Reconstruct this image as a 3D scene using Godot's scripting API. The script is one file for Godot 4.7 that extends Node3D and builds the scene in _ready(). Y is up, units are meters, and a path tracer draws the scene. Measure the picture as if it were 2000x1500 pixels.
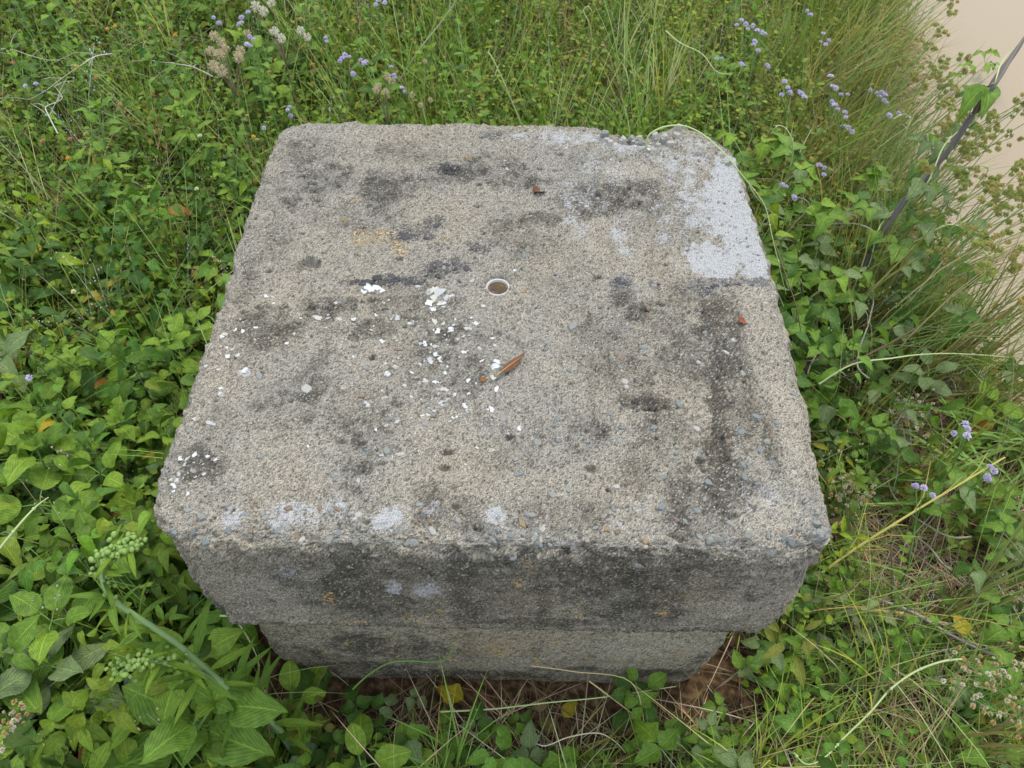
extends Node3D
# A weathered concrete block among weeds on a bank above muddy water. Units are metres; the ground at the block is y = 0.

const HT := 0.537            # height of the block's top
const SLAB_H := 0.218        # thickness of the overhanging upper part
const WATER_Y := -0.75

var rng := RandomNumberGenerator.new()
var used := {}
var part_count := {}
var n_low := FastNoiseLite.new()
var n_mid := FastNoiseLite.new()
var n_fine := FastNoiseLite.new()
var n_cell := FastNoiseLite.new()
var n_land := FastNoiseLite.new()

func _ready() -> void:
	var cam := Camera3D.new()
	cam.name = "camera"
	cam.transform = Transform3D(Basis(Vector3(0.99983348, 0.00339827, -0.01792929), Vector3(-0.01598773, 0.63679837, -0.7708646), Vector3(0.00879774, 0.77102288, 0.63674667)), Vector3(0.02969, 1.35952, 0.85119))
	cam.fov = 49.685
	cam.near = 0.05
	cam.far = 200.0
	var lens := CameraAttributesPhysical.new()
	lens.frustum_focal_length = 25.922
	lens.exposure_aperture = 14.0
	lens.frustum_focus_distance = 1.15
	cam.attributes = lens
	add_child(cam)
	cam.current = true

	var env := Environment.new()
	env.background_mode = Environment.BG_SKY
	var sky_mat := ProceduralSkyMaterial.new()
	sky_mat.sky_top_color = Color(0.88, 0.915, 0.96)
	sky_mat.sky_horizon_color = Color(0.80, 0.83, 0.86)
	sky_mat.sky_curve = 0.25
	sky_mat.sky_energy_multiplier = 1.0
	sky_mat.ground_bottom_color = Color(0.22, 0.24, 0.17)
	sky_mat.ground_horizon_color = Color(0.45, 0.47, 0.42)
	var sky := Sky.new()
	sky.sky_material = sky_mat
	env.sky = sky
	env.tonemap_mode = Environment.TONE_MAPPER_LINEAR
	env.tonemap_exposure = 1.92
	env.sdfgi_enabled = true
	env.ssao_enabled = true
	env.ssil_enabled = true
	var we := WorldEnvironment.new()
	we.name = "world_environment"
	we.environment = env
	add_child(we)

	var sun := DirectionalLight3D.new()
	sun.name = "sun"
	sun.light_energy = 0.5
	sun.light_color = Color(1.0, 0.97, 0.92)
	sun.light_angular_distance = 14.0
	sun.shadow_enabled = true
	sun.rotation_degrees = Vector3(-58, 142, 0)
	add_child(sun)

	rng.seed = 20417
	noise_setup()
	materials_setup()
	terrain()
	block()
	things_on_block()
	plants_setup()
	ground_masses()
	hand_placed()
	scattered()


func noise_setup() -> void:
	for n in [[n_low, 3, 6.0, 3], [n_mid, 7, 34.0, 3], [n_fine, 11, 150.0, 2], [n_land, 5, 0.9, 3]]:
		n[0].noise_type = FastNoiseLite.TYPE_SIMPLEX_SMOOTH
		n[0].seed = n[1]
		n[0].frequency = n[2]
		n[0].fractal_octaves = n[3]
	n_cell.noise_type = FastNoiseLite.TYPE_CELLULAR
	n_cell.seed = 21
	n_cell.frequency = 62.0
	n_cell.fractal_type = FastNoiseLite.FRACTAL_NONE
	n_cell.cellular_jitter = 0.9
	n_cell.cellular_return_type = FastNoiseLite.RETURN_DISTANCE


# ---------------------------------------------------------------- naming and tagging
func numbered(called: String) -> String:
	var k: int = used.get(called, 0)
	used[called] = k + 1
	return called if k == 0 else "%s_%03d" % [called, k]

func tag(o: Node3D, label: String, category: String, group := "") -> Node3D:
	o.set_meta("label", label)
	o.set_meta("category", category)
	if group:
		o.set_meta("group", group)
	return o

func thing(called: String, label: String, category: String, at := Vector3.ZERO, turn := 0.0, group := "") -> Node3D:
	var o := Node3D.new()
	o.name = numbered(called)
	add_child(o)
	o.position = at
	o.rotation.y = turn
	return tag(o, label, category, group)

func part(called: String, mesh: Mesh, m: Material, parent: Node, xf := Transform3D()) -> MeshInstance3D:
	var o := MeshInstance3D.new()
	var key := [parent.get_instance_id(), called]
	var k: int = part_count.get(key, 0)
	part_count[key] = k + 1
	o.name = called if k == 0 else "%s_%03d" % [called, k]
	o.mesh = mesh
	o.material_override = m
	o.transform = xf
	parent.add_child(o, true)
	return o

func single(called: String, mesh: Mesh, m: Material, label: String, category: String, xf := Transform3D(), group := "") -> MeshInstance3D:
	var o := MeshInstance3D.new()
	o.name = numbered(called)
	o.mesh = mesh
	o.material_override = m
	o.transform = xf
	add_child(o)
	tag(o, label, category, group)
	return o

func mass(called: String, mesh: Mesh, m: Material, xfs: Array, cols: PackedColorArray, label: String, category: String) -> void:
	var mm := MultiMesh.new()
	mm.transform_format = MultiMesh.TRANSFORM_3D
	mm.use_colors = true
	mm.mesh = mesh
	mm.instance_count = xfs.size()
	for i in xfs.size():
		mm.set_instance_transform(i, xfs[i])
		mm.set_instance_color(i, cols[i])
	var o := MultiMeshInstance3D.new()
	o.name = numbered(called)
	o.multimesh = mm
	o.material_override = m
	add_child(o)
	tag(o, label, category)
	o.set_meta("kind", "stuff")

# ---------------------------------------------------------------- materials
var M := {}
var grain_tex: NoiseTexture2D

func lin(r: float, g: float, b: float) -> Color:
	return Color(r, g, b).linear_to_srgb()

func flat_material(c: Color, rough := 0.8, back := 0.0) -> StandardMaterial3D:
	var m := StandardMaterial3D.new()
	m.albedo_color = c
	m.roughness = rough
	m.metallic_specular = 0.35
	m.cull_mode = BaseMaterial3D.CULL_DISABLED
	if back > 0.0:
		m.backlight_enabled = true
		m.backlight = Color(back, back, back * 0.6).linear_to_srgb()
	return m

func ramp(stops: Array) -> Gradient:
	var g := Gradient.new()
	g.offsets = PackedFloat32Array(stops.map(func(s): return s[0]))
	g.colors = PackedColorArray(stops.map(func(s): return s[1]))
	return g

func noise_tex(kind: int, freq: float, size: int, sd: int, octaves := 3, stops := []) -> NoiseTexture2D:
	var f := FastNoiseLite.new()
	f.noise_type = kind
	f.frequency = freq
	f.seed = sd
	f.fractal_octaves = octaves
	var t := NoiseTexture2D.new()
	t.width = size
	t.height = size
	t.seamless = true
	t.noise = f
	if stops:
		t.color_ramp = ramp(stops)
	return t

func leaf_texture(sd: int, pairs: int, spots: int, slope: float) -> ImageTexture:
	# veins, mottling and chewed pale specks of a leaf; green itself is the material's colour
	var w := 96
	var h := 192
	var r := RandomNumberGenerator.new()
	r.seed = sd
	var f := FastNoiseLite.new()
	f.seed = sd
	f.frequency = 0.035
	var im := Image.create(w, h, false, Image.FORMAT_RGB8)
	for y in h:
		var v := float(y) / h
		for x in w:
			var u := float(x) / w * 2.0 - 1.0
			var au := absf(u)
			var b := 0.76 + 0.13 * f.get_noise_2d(x * 1.3, y) + 0.05 * f.get_noise_2d(x * 7.0 + 90.0, y * 7.0)
			var c := Color(b * 0.97, b, b * 0.95)
			var ph := fposmod((v - slope * au) * pairs + (0.5 if u > 0.0 else 0.0) * 0.35, 1.0)
			var side := 1.0 - smoothstep(0.0, 0.13, absf(ph - 0.5))
			c = c.lerp(Color(0.98, 1.0, 0.80), side * 0.62 * (1.0 - 0.55 * au))
			c = c * (1.0 - 0.16 * (1.0 - smoothstep(0.0, 0.25, absf(ph - 0.74))))
			var mid := 1.0 - smoothstep(0.02, 0.075, au + v * 0.02)
			c = c.lerp(Color(1.0, 1.0, 0.86), mid * 0.75)
			im.set_pixel(x, y, c)
	for k in spots:
		var cx := r.randi_range(8, w - 9)
		var cy := r.randi_range(10, h - 12)
		var rr := r.randi_range(1, 2)
		for yy in range(-rr, rr + 1):
			for xx in range(-rr, rr + 1):
				if xx * xx + yy * yy <= rr * rr:
					im.set_pixel(cx + xx, cy + yy, Color(1, 1, 0.95))
	return ImageTexture.create_from_image(im)

func leaf_material(tex: Texture2D, c: Color, rough := 0.45, back := 0.5, tinted := false) -> StandardMaterial3D:
	var m := StandardMaterial3D.new()
	m.albedo_texture = tex
	m.albedo_color = c
	m.roughness = rough
	m.metallic_specular = 0.3
	m.cull_mode = BaseMaterial3D.CULL_DISABLED
	m.backlight_enabled = true
	m.backlight = Color(back * 0.9, back, back * 0.35).linear_to_srgb()
	m.vertex_color_use_as_albedo = tinted
	m.heightmap_enabled = true
	m.heightmap_texture = tex
	m.heightmap_scale = 0.16
	return m

func materials_setup() -> void:
	grain_tex = noise_tex(FastNoiseLite.TYPE_SIMPLEX_SMOOTH, 0.11, 1024, 4, 4, [[0.0, Color(0.36, 0.35, 0.33)], [0.34, Color(0.62, 0.61, 0.59)], [0.5, Color(0.82, 0.81, 0.79)], [0.68, Color(0.93, 0.92, 0.9)], [1.0, Color(1, 1, 1)]])
	var m := StandardMaterial3D.new()
	m.vertex_color_use_as_albedo = true
	m.albedo_texture = grain_tex
	m.uv1_triplanar = true
	m.uv1_world_triplanar = true
	m.uv1_scale = Vector3(5.0, 5.0, 5.0)
	m.roughness = 0.92
	m.metallic_specular = 0.3
	m.heightmap_enabled = true
	m.heightmap_texture = grain_tex
	m.heightmap_scale = 0.10
	m.cull_mode = BaseMaterial3D.CULL_DISABLED
	M.concrete = m
	for s in [["stone_blue", 0.205, 0.235, 0.25], ["stone_grey", 0.27, 0.285, 0.28], ["stone_pale", 0.42, 0.42, 0.41], ["stone_ochre", 0.31, 0.23, 0.14], ["stone_brown", 0.23, 0.175, 0.13]]:
		var sm := flat_material(lin(s[1] * 1.2, s[2] * 1.2, s[3] * 1.2), 0.85)
		sm.albedo_texture = grain_tex
		sm.uv1_triplanar = true
		sm.uv1_world_triplanar = true
		sm.uv1_scale = Vector3(9, 9, 9)
		M[s[0]] = sm
	var pm := flat_material(lin(0.50, 0.515, 0.54), 0.7)
	pm.albedo_texture = noise_tex(FastNoiseLite.TYPE_SIMPLEX_SMOOTH, 0.02, 256, 14, 4, [[0.0, Color(0.72, 0.70, 0.66)], [0.45, Color(0.95, 0.95, 0.94)], [1.0, Color(1, 1, 1)]])
	pm.heightmap_enabled = true
	pm.heightmap_texture = grain_tex
	pm.heightmap_scale = 0.03
	pm.uv1_triplanar = true
	pm.uv1_world_triplanar = true
	pm.uv1_scale = Vector3(6, 6, 6)
	M.white_paint = pm
	for k in [["white_paint_warm", 0.42, 0.41, 0.38], ["white_paint_grey", 0.36, 0.37, 0.38]]:
		var vm: StandardMaterial3D = pm.duplicate()
		vm.albedo_color = lin(k[1], k[2], k[3])
		M[k[0]] = vm
	var nm: StandardMaterial3D = pm.duplicate()
	nm.albedo_color = lin(0.056, 0.058, 0.066)
	M.navy_paint = nm
	var ym: StandardMaterial3D = pm.duplicate()
	ym.albedo_color = lin(0.40, 0.315, 0.18)
	M.ochre_paint = ym
	var cm: StandardMaterial3D = pm.duplicate()
	cm.albedo_color = lin(0.43, 0.30, 0.135)
	M.ochre_crust = cm
	# soil and water
	var soil := StandardMaterial3D.new()
	soil.albedo_texture = noise_tex(FastNoiseLite.TYPE_SIMPLEX_SMOOTH, 0.03, 1024, 9, 5, [[0.0, Color(0.16, 0.12, 0.085)], [0.4, Color(0.27, 0.21, 0.15)], [0.6, Color(0.36, 0.29, 0.21)], [1.0, Color(0.5, 0.42, 0.32)]])
	soil.uv1_triplanar = true
	soil.uv1_world_triplanar = true
	soil.uv1_scale = Vector3(1.7, 1.7, 1.7)
	soil.roughness = 0.95
	soil.metallic_specular = 0.2
	M.soil = soil
	var wm := StandardMaterial3D.new()
	wm.albedo_color = lin(0.30, 0.245, 0.175)
	wm.roughness = 0.16
	wm.metallic_specular = 0.22
	wm.normal_enabled = true
	wm.normal_scale = 0.08
	var wn := noise_tex(FastNoiseLite.TYPE_SIMPLEX_SMOOTH, 0.008, 512, 31, 3)
	wn.as_normal_map = true
	wn.bump_strength = 3.0
	wm.normal_texture = wn
	wm.uv1_triplanar = true
	wm.uv1_world_triplanar = true
	wm.uv1_scale = Vector3(0.8, 0.8, 0.8)
	M.water = wm

# ---------------------------------------------------------------- ground
func bank_edge(z: float) -> float:      # where the bank breaks off towards the water
	return 1.0 + 0.34 * smoothstep(-0.55, 0.05, z) + 0.36 * smoothstep(-0.9, -2.3, z) + 0.05 * n_land.get_noise_2d(z * 2.5, 3.0)

func ground_y(x: float, z: float) -> float:
	var e := bank_edge(z)
	var bank := smoothstep(0.55, 1.2, x) * 0.10 + smoothstep(e, e + 0.42, x) * 0.95
	var bumps := 0.035 * n_land.get_noise_2d(x * 2.0, z * 2.0) * smoothstep(0.35, 0.9, maxf(absf(x), absf(z)))
	var rise := 0.05 * smoothstep(-0.5, -2.2, z) * (1.0 - smoothstep(0.4, 1.2, x))
	return bumps + rise - bank - 2.0 * smoothstep(2.1, 5.0, x)

func terrain() -> void:
	var st := SurfaceTool.new()
	st.begin(Mesh.PRIMITIVE_TRIANGLES)
	var n := 150
	var c := []
	for i in n + 1:
		var t := float(i) / n * 2.0 - 1.0
		c.append(signf(t) * (absf(t) * 2.4 + 80.0 * pow(absf(t), 9.0)))
	for j in n + 1:
		for i in n + 1:
			st.add_vertex(Vector3(c[i], ground_y(c[i], c[j] - 0.8), c[j] - 0.8))
	for j in n:
		for i in n:
			var a := j * (n + 1) + i
			for k in [a, a + 1, a + n + 1, a + 1, a + n + 2, a + n + 1]:
				st.add_index(k)
	st.generate_normals()
	var g := MeshInstance3D.new()
	g.name = "ground"
	g.mesh = st.commit()
	g.material_override = M.soil
	g.set_meta("kind", "structure")
	g.set_meta("label", "dark soil of the bank showing between the weeds")
	add_child(g)
	var pm := PlaneMesh.new()
	pm.size = Vector2(90, 160)
	var w := MeshInstance3D.new()
	w.name = "water"
	w.mesh = pm
	w.position = Vector3(46.3, WATER_Y, -0.8)
	w.material_override = M.water
	w.set_meta("kind", "structure")
	w.set_meta("label", "still muddy tan water below the bank")
	add_child(w)

# ---------------------------------------------------------------- the concrete block
const HX := 0.393
const HZ := 0.417
const HY := 0.109
const OFF := Vector3(-0.005, 0.0, -0.007)     # the slab does not sit quite centred on its base
const MARKS_TOP := [["dark", 0.3062, 0.0491, 0.0319, 0.0495, 0.8], ["dark", 0.2806, 0.0835, 0.0209, 0.0238, 0.6], ["dark", 0.3032, 0.1293, 0.0176, 0.0633, 0.9], ["dark", 0.3253, 0.1598, 0.0226, 0.0349, 0.65], ["dark", 0.2818, 0.2153, 0.0129, 0.09, 0.95], ["dark", 0.34, 0.2381, 0.0101, 0.0555, 0.8], ["dark", 0.3337, 0.181, 0.0144, 0.0255, 0.7], ["dark", 0.2718, 0.2966, 0.0245, 0.059, 0.95], ["dark", 0.2336, 0.3368, 0.0298, 0.035, 0.5], ["dark", 0.2902, 0.3356, 0.0238, 0.0315, 0.6], ["dark", 0.1941, 0.2048, 0.0324, 0.0149, 0.7], ["dark", 0.2004, 0.0464, 0.0249, 0.0248, 0.5], ["dark", 0.1638, -0.2008, 0.0525, 0.0385, 0.9], ["dark", 0.123, -0.1872, 0.0401, 0.0317, 0.8], ["dark", 0.0667, -0.1511, 0.0355, 0.0196, 0.7], ["dark", 0.0259, -0.2503, 0.0331, 0.0243, 0.5], ["dark", -0.0662, -0.2687, 0.0501, 0.0274, 0.6], ["dark", -0.1785, -0.2257, 0.0572, 0.0396, 0.6], ["dark", -0.218, -0.1546, 0.0711, 0.0369, 0.35], ["dark", -0.3108, 0.0865, 0.0487, 0.0381, 0.65], ["dark", -0.2335, 0.0457, 0.0427, 0.0219, 0.6], ["dark", -0.1716, 0.0835, 0.0418, 0.0191, 0.6], ["dark", -0.2261, 0.1756, 0.0132, 0.0688, 0.55], ["dark", -0.1664, 0.2245, 0.0449, 0.0324, 0.35], ["dark", -0.3441, 0.3091, 0.0274, 0.0248, 0.75], ["dark", -0.0652, 0.3634, 0.0211, 0.0339, 0.55], ["dark", 0.2136, 0.3845, 0.0196, 0.0223, 0.8], ["dark", 0.1732, 0.3096, 0.0364, 0.029, 0.35], ["dark", 0.1779, 0.0115, 0.0203, 0.031, 0.6], ["dark", 0.1417, 0.0864, 0.0347, 0.0475, 0.4], ["dark", 0.1592, 0.1412, 0.0606, 0.0625, 0.35], ["dark", 0.0043, -0.1232, 0.0233, 0.0476, 0.45], ["dark", -0.3249, -0.312, 0.0511, 0.0429, 0.4], ["dark", -0.3561, 0.0022, 0.016, 0.0524, 0.5], ["dark", -0.3351, 0.1336, 0.0271, 0.0362, 0.3], ["dark", -0.07, 0.1371, 0.0675, 0.081, 0.3], ["dark", 0.0812, 0.3739, 0.064, 0.02, 0.35], ["dark", -0.136, 0.2635, 0.025, 0.0386, 0.3], ["dark", -0.3301, -0.2027, 0.0485, 0.0646, 0.25], ["dark", 0.2224, -0.2281, 0.0327, 0.0264, 0.6], ["dark", 0.2557, -0.1528, 0.0473, 0.0612, 0.3], ["dark", -0.1197, 0.0433, 0.057, 0.04, 0.4], ["dark", 0.095, -0.0023, 0.0584, 0.0419, 0.3], ["dark", -0.2561, 0.2264, 0.0384, 0.0485, 0.25], ["dark", 0.314, 0.262, 0.0187, 0.0231, 0.4], ["dark", -0.1559, 0.3016, 0.0183, 0.0441, 0.35], ["dark", 0.2477, 0.1304, 0.0406, 0.0542, 0.5], ["dark", 0.2508, 0.3638, 0.0351, 0.027, 0.4], ["dark", 0.2156, 0.2485, 0.0378, 0.0392, 0.4], ["dark", 0.3153, 0.2146, 0.0257, 0.049, 0.55], ["dark", 0.3462, 0.1462, 0.0134, 0.0354, 0.6], ["dark", 0.275, 0.0146, 0.0433, 0.0308, 0.5], ["dark", 0.226, 0.0751, 0.0349, 0.0385, 0.4], ["dark", 0.314, 0.0923, 0.0346, 0.0566, 0.6], ["dark", 0.3363, 0.2768, 0.0124, 0.0378, 0.6], ["dark", -0.0164, -0.2767, 0.067, 0.0415, 0.4], ["dark", -0.2797, -0.2435, 0.0495, 0.0403, 0.4], ["dark", -0.1544, -0.3159, 0.0683, 0.0287, 0.35], ["dark", -0.3325, -0.0923, 0.0306, 0.0463, 0.35], ["dark", -0.3355, 0.2441, 0.0254, 0.0237, 0.3], ["dark", -0.1382, 0.0027, 0.0728, 0.0209, 0.35], ["dark", 0.0511, -0.0891, 0.0458, 0.0345, 0.35], ["dark", -0.0297, 0.3694, 0.035, 0.0201, 0.35], ["dark", 0.1161, 0.3732, 0.0291, 0.02, 0.4], ["dark", 0.0272, 0.283, 0.037, 0.0301, 0.25], ["dark", 0.1211, 0.2505, 0.0252, 0.047, 0.3], ["white", 0.358, -0.1798, 0.0383, 0.1134, 1.5], ["white", 0.3736, -0.1433, 0.0314, 0.1093, 1.7], ["white", 0.3736, -0.0678, 0.0302, 0.0561, 1.8], ["white", 0.3175, -0.0588, 0.0451, 0.04, 1.3], ["white", 0.3706, -0.2649, 0.0283, 0.06, 1.3], ["white", 0.3076, -0.1913, 0.0402, 0.0891, 0.7], ["white", 0.3124, -0.2981, 0.0507, 0.0563, 0.62], ["white", 0.2729, -0.3256, 0.0514, 0.0404, 0.55], ["white", 0.2232, -0.3463, 0.0605, 0.0294, 0.7], ["white", 0.0941, -0.3686, 0.0873, 0.024, 0.66], ["white", 0.3184, -0.3485, 0.0433, 0.0236, 0.6], ["white", 0.1086, -0.1869, 0.0112, 0.0698, 0.5], ["white", 0.1844, -0.1212, 0.0155, 0.0594, 0.55], ["white", 0.1214, -0.1377, 0.0157, 0.0435, 0.45], ["white", 0.1398, -0.2067, 0.0567, 0.0388, 0.38], ["white", 0.2715, -0.1532, 0.0473, 0.0858, 0.42], ["white", 0.168, -0.2809, 0.0671, 0.0416, 0.36], ["white", -0.2844, 0.3825, 0.0151, 0.0159, 0.75], ["white", -0.2216, 0.3759, 0.0326, 0.0187, 0.75], ["white", -0.1819, 0.3691, 0.0234, 0.0134, 0.6], ["white", -0.1073, 0.381, 0.0243, 0.0172, 0.8], ["white", -0.0618, 0.3701, 0.014, 0.0134, 0.5], ["white", 0.0112, 0.37, 0.0152, 0.0121, 1.0], ["white", 0.0289, 0.3816, 0.0174, 0.0079, 0.5], ["white", -0.3214, 0.1645, 0.0093, 0.007, 0.9], ["white", 0.3152, 0.3281, 0.0299, 0.0424, 0.35], ["white", 0.1684, 0.3722, 0.0407, 0.02, 0.4], ["navy", -0.1977, -0.0055, 0.0249, 0.0063, 0.8], ["navy", -0.1567, -0.0127, 0.022, 0.0117, 0.9], ["navy", -0.1204, -0.0103, 0.0161, 0.0095, 0.9], ["navy", -0.0913, -0.0324, 0.0193, 0.0173, 0.8], ["navy", -0.0592, -0.0418, 0.0179, 0.0153, 0.7], ["navy", -0.1349, -0.1142, 0.0294, 0.0189, 0.85], ["navy", -0.0978, -0.1353, 0.0141, 0.0169, 0.8], ["navy", -0.0876, -0.2751, 0.0218, 0.0166, 0.7], ["navy", -0.108, -0.1171, 0.0093, 0.0166, 0.8], ["navy", -0.0253, -0.0874, 0.0153, 0.0184, 0.5], ["navy", 0.3305, -0.02, 0.0574, 0.0085, 1.0], ["navy", 0.3671, -0.0198, 0.0206, 0.0075, 1.1], ["navy", 0.2882, -0.0044, 0.0292, 0.0189, 0.65], ["navy", 0.1802, -0.0126, 0.0147, 0.0148, 0.75], ["navy", 0.2229, -0.0071, 0.0102, 0.0074, 0.7], ["navy", -0.0859, -0.0804, 0.0122, 0.0091, 0.6], ["navy", -0.0153, -0.3751, 0.021, 0.0121, 0.6], ["yellow", -0.1803, -0.1049, 0.0424, 0.0187, 0.85], ["yellow", -0.206, -0.095, 0.0169, 0.0139, 0.85], ["yellow", -0.1447, -0.0964, 0.0153, 0.0139, 0.8], ["yellow", -0.1411, -0.069, 0.0136, 0.0135, 0.7], ["yellow", -0.2279, -0.1921, 0.008, 0.0077, 0.8], ["yellow", -0.2355, -0.1444, 0.0071, 0.0061, 0.8], ["yellow", -0.069, -0.3178, 0.0171, 0.0144, 0.5], ["yellow", -0.0795, -0.0978, 0.0092, 0.007, 0.6], ["yellow", 0.0404, 0.0093, 0.0101, 0.0062, 0.5], ["pale", 0.3508, 0.1192, 0.0191, 0.1472, 0.65], ["pale", 0.3605, 0.2298, 0.0166, 0.0964, 0.7], ["pale", 0.2098, -0.279, 0.0587, 0.0194, 0.7], ["pale", 0.0941, 0.0387, 0.0499, 0.0602, 0.2], ["pale", 0.3204, 0.3658, 0.035, 0.0242, 0.8], ["pale", 0.1784, 0.3917, 0.0345, 0.013, 0.6], ["pale", 0.1914, -0.0256, 0.0443, 0.0215, 0.35], ["pale", -0.2442, 0.2885, 0.0616, 0.0374, 0.25], ["pale", 0.0646, 0.2198, 0.0514, 0.0651, 0.25], ["pale", -0.3273, 0.0068, 0.0436, 0.0312, 0.2]]
const MARKS_FRONT := [["dark", -0.1429, 0.1061, 0.0541, 0.1277, 0.54], ["dark", -0.1539, 0.0535, 0.0298, 0.0667, 0.43], ["dark", 0.1367, 0.0614, 0.0592, 0.0752, 0.58], ["dark", 0.0874, 0.0256, 0.0173, 0.0538, 0.54], ["dark", 0.2063, 0.0919, 0.0375, 0.0789, 0.43], ["dark", 0.1873, 0.1349, 0.0625, 0.0566, 0.43], ["dark", 0.0059, 0.0666, 0.0969, 0.0418, 0.36], ["dark", -0.0335, 0.1443, 0.1114, 0.0457, 0.32], ["dark", -0.229, 0.0437, 0.0517, 0.0328, 0.25], ["dark", 0.2675, 0.0628, 0.0294, 0.0505, 0.29], ["dark", 0.2212, 0.0328, 0.0288, 0.0321, 0.43], ["dark", -0.0776, 0.0633, 0.0449, 0.0507, 0.4], ["dark", -0.1988, 0.1439, 0.0321, 0.0575, 0.29], ["dark", 0.0296, 0.0096, 0.0428, 0.0226, 0.36], ["pale", -0.2958, 0.0985, 0.0373, 0.0358, 0.45], ["pale", 0.3086, 0.1444, 0.0438, 0.0323, 0.8], ["pale", -0.1683, 0.199, 0.08, 0.0096, 0.3], ["dark", 0.063, 0.1887, 0.1047, 0.0126, 0.5], ["pale", -0.2548, 0.1686, 0.0458, 0.0306, 0.5], ["pale", 0.3385, 0.0865, 0.0239, 0.0403, 0.5], ["white", -0.1113, 0.0993, 0.0099, 0.0193, 1.0], ["white", -0.1132, 0.0885, 0.0073, 0.0108, 1.0], ["white", -0.0735, 0.1033, 0.0173, 0.0277, 0.85], ["white", -0.2317, 0.0565, 0.018, 0.018, 0.45], ["yellow", -0.1963, 0.1294, 0.0082, 0.013, 0.51], ["yellow", -0.1931, 0.1481, 0.0058, 0.0089, 0.48], ["yellow", 0.0358, 0.0759, 0.0084, 0.0066, 0.54], ["yellow", 0.0482, 0.0283, 0.0081, 0.0074, 0.48], ["yellow", 0.2143, 0.1485, 0.0082, 0.0103, 0.48], ["yellow", -0.0613, 0.1618, 0.0045, 0.006, 0.48], ["yellow", 0.1135, 0.1603, 0.0051, 0.006, 0.48], ["yellow", -0.1073, 0.1853, 0.0066, 0.0063, 0.42], ["yellow", -0.1689, 0.2038, 0.0067, 0.0064, 0.42], ["yellow", -0.1932, 0.189, 0.0066, 0.0063, 0.42], ["yellow", 0.2164, 0.1193, 0.0086, 0.0085, 0.36], ["yellow", 0.1448, 0.1515, 0.0051, 0.0059, 0.42]]
const MARKS_BASE := [["dark", -0.197, 0.1548, 0.0458, 0.0503, 0.7], ["dark", -0.1081, 0.1799, 0.0618, 0.0679, 0.5], ["dark", -0.2108, 0.2534, 0.0974, 0.0262, 0.7], ["dark", -0.0511, 0.2827, 0.1639, 0.0226, 0.75], ["dark", 0.2718, 0.259, 0.0637, 0.0219, 0.6], ["dark", -0.2653, 0.1976, 0.0393, 0.0408, 0.4], ["dark", 0.1103, 0.2456, 0.0796, 0.0173, 0.4], ["brown", -0.0074, 0.142, 0.0526, 0.0342, 0.5], ["brown", -0.1491, 0.1336, 0.0301, 0.0264, 0.25], ["brown", 0.0389, 0.3007, 0.0412, 0.0092, 0.8], ["brown", -0.2603, 0.2603, 0.049, 0.0176, 0.3], ["pale", 0.2308, 0.1307, 0.0885, 0.0487, 0.8], ["pale", 0.0383, 0.2237, 0.0709, 0.0294, 0.45], ["pale", 0.1408, 0.12, 0.0441, 0.0295, 0.5], ["pale", -0.2717, 0.1488, 0.0305, 0.0192, 0.3], ["yellow", -0.0633, 0.2039, 0.0086, 0.0205, 0.6], ["yellow", 0.0088, 0.1742, 0.0123, 0.0237, 0.6], ["yellow", 0.0188, 0.16, 0.0046, 0.0194, 0.6], ["yellow", -0.0161, 0.1894, 0.0077, 0.0081, 0.48], ["yellow", 0.0531, 0.172, 0.0076, 0.0237, 0.54], ["yellow", 0.0734, 0.2115, 0.0078, 0.0166, 0.6], ["yellow", 0.0968, 0.1258, 0.0067, 0.0112, 0.54], ["yellow", 0.1894, 0.1913, 0.0061, 0.0161, 0.54], ["yellow", -0.0445, 0.2216, 0.0095, 0.0063, 0.48], ["yellow", 0.2801, 0.161, 0.0075, 0.0155, 0.48], ["yellow", 0.1241, 0.2089, 0.0047, 0.0083, 0.48], ["yellow", -0.2108, 0.146, 0.0091, 0.0115, 0.42], ["yellow", -0.2445, 0.1668, 0.0077, 0.0098, 0.42], ["yellow", -0.1478, 0.1918, 0.0062, 0.0101, 0.42], ["yellow", 0.0307, 0.308, 0.0215, 0.007, 0.54], ["yellow", 0.323, 0.1887, 0.0076, 0.0161, 0.42]]
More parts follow.
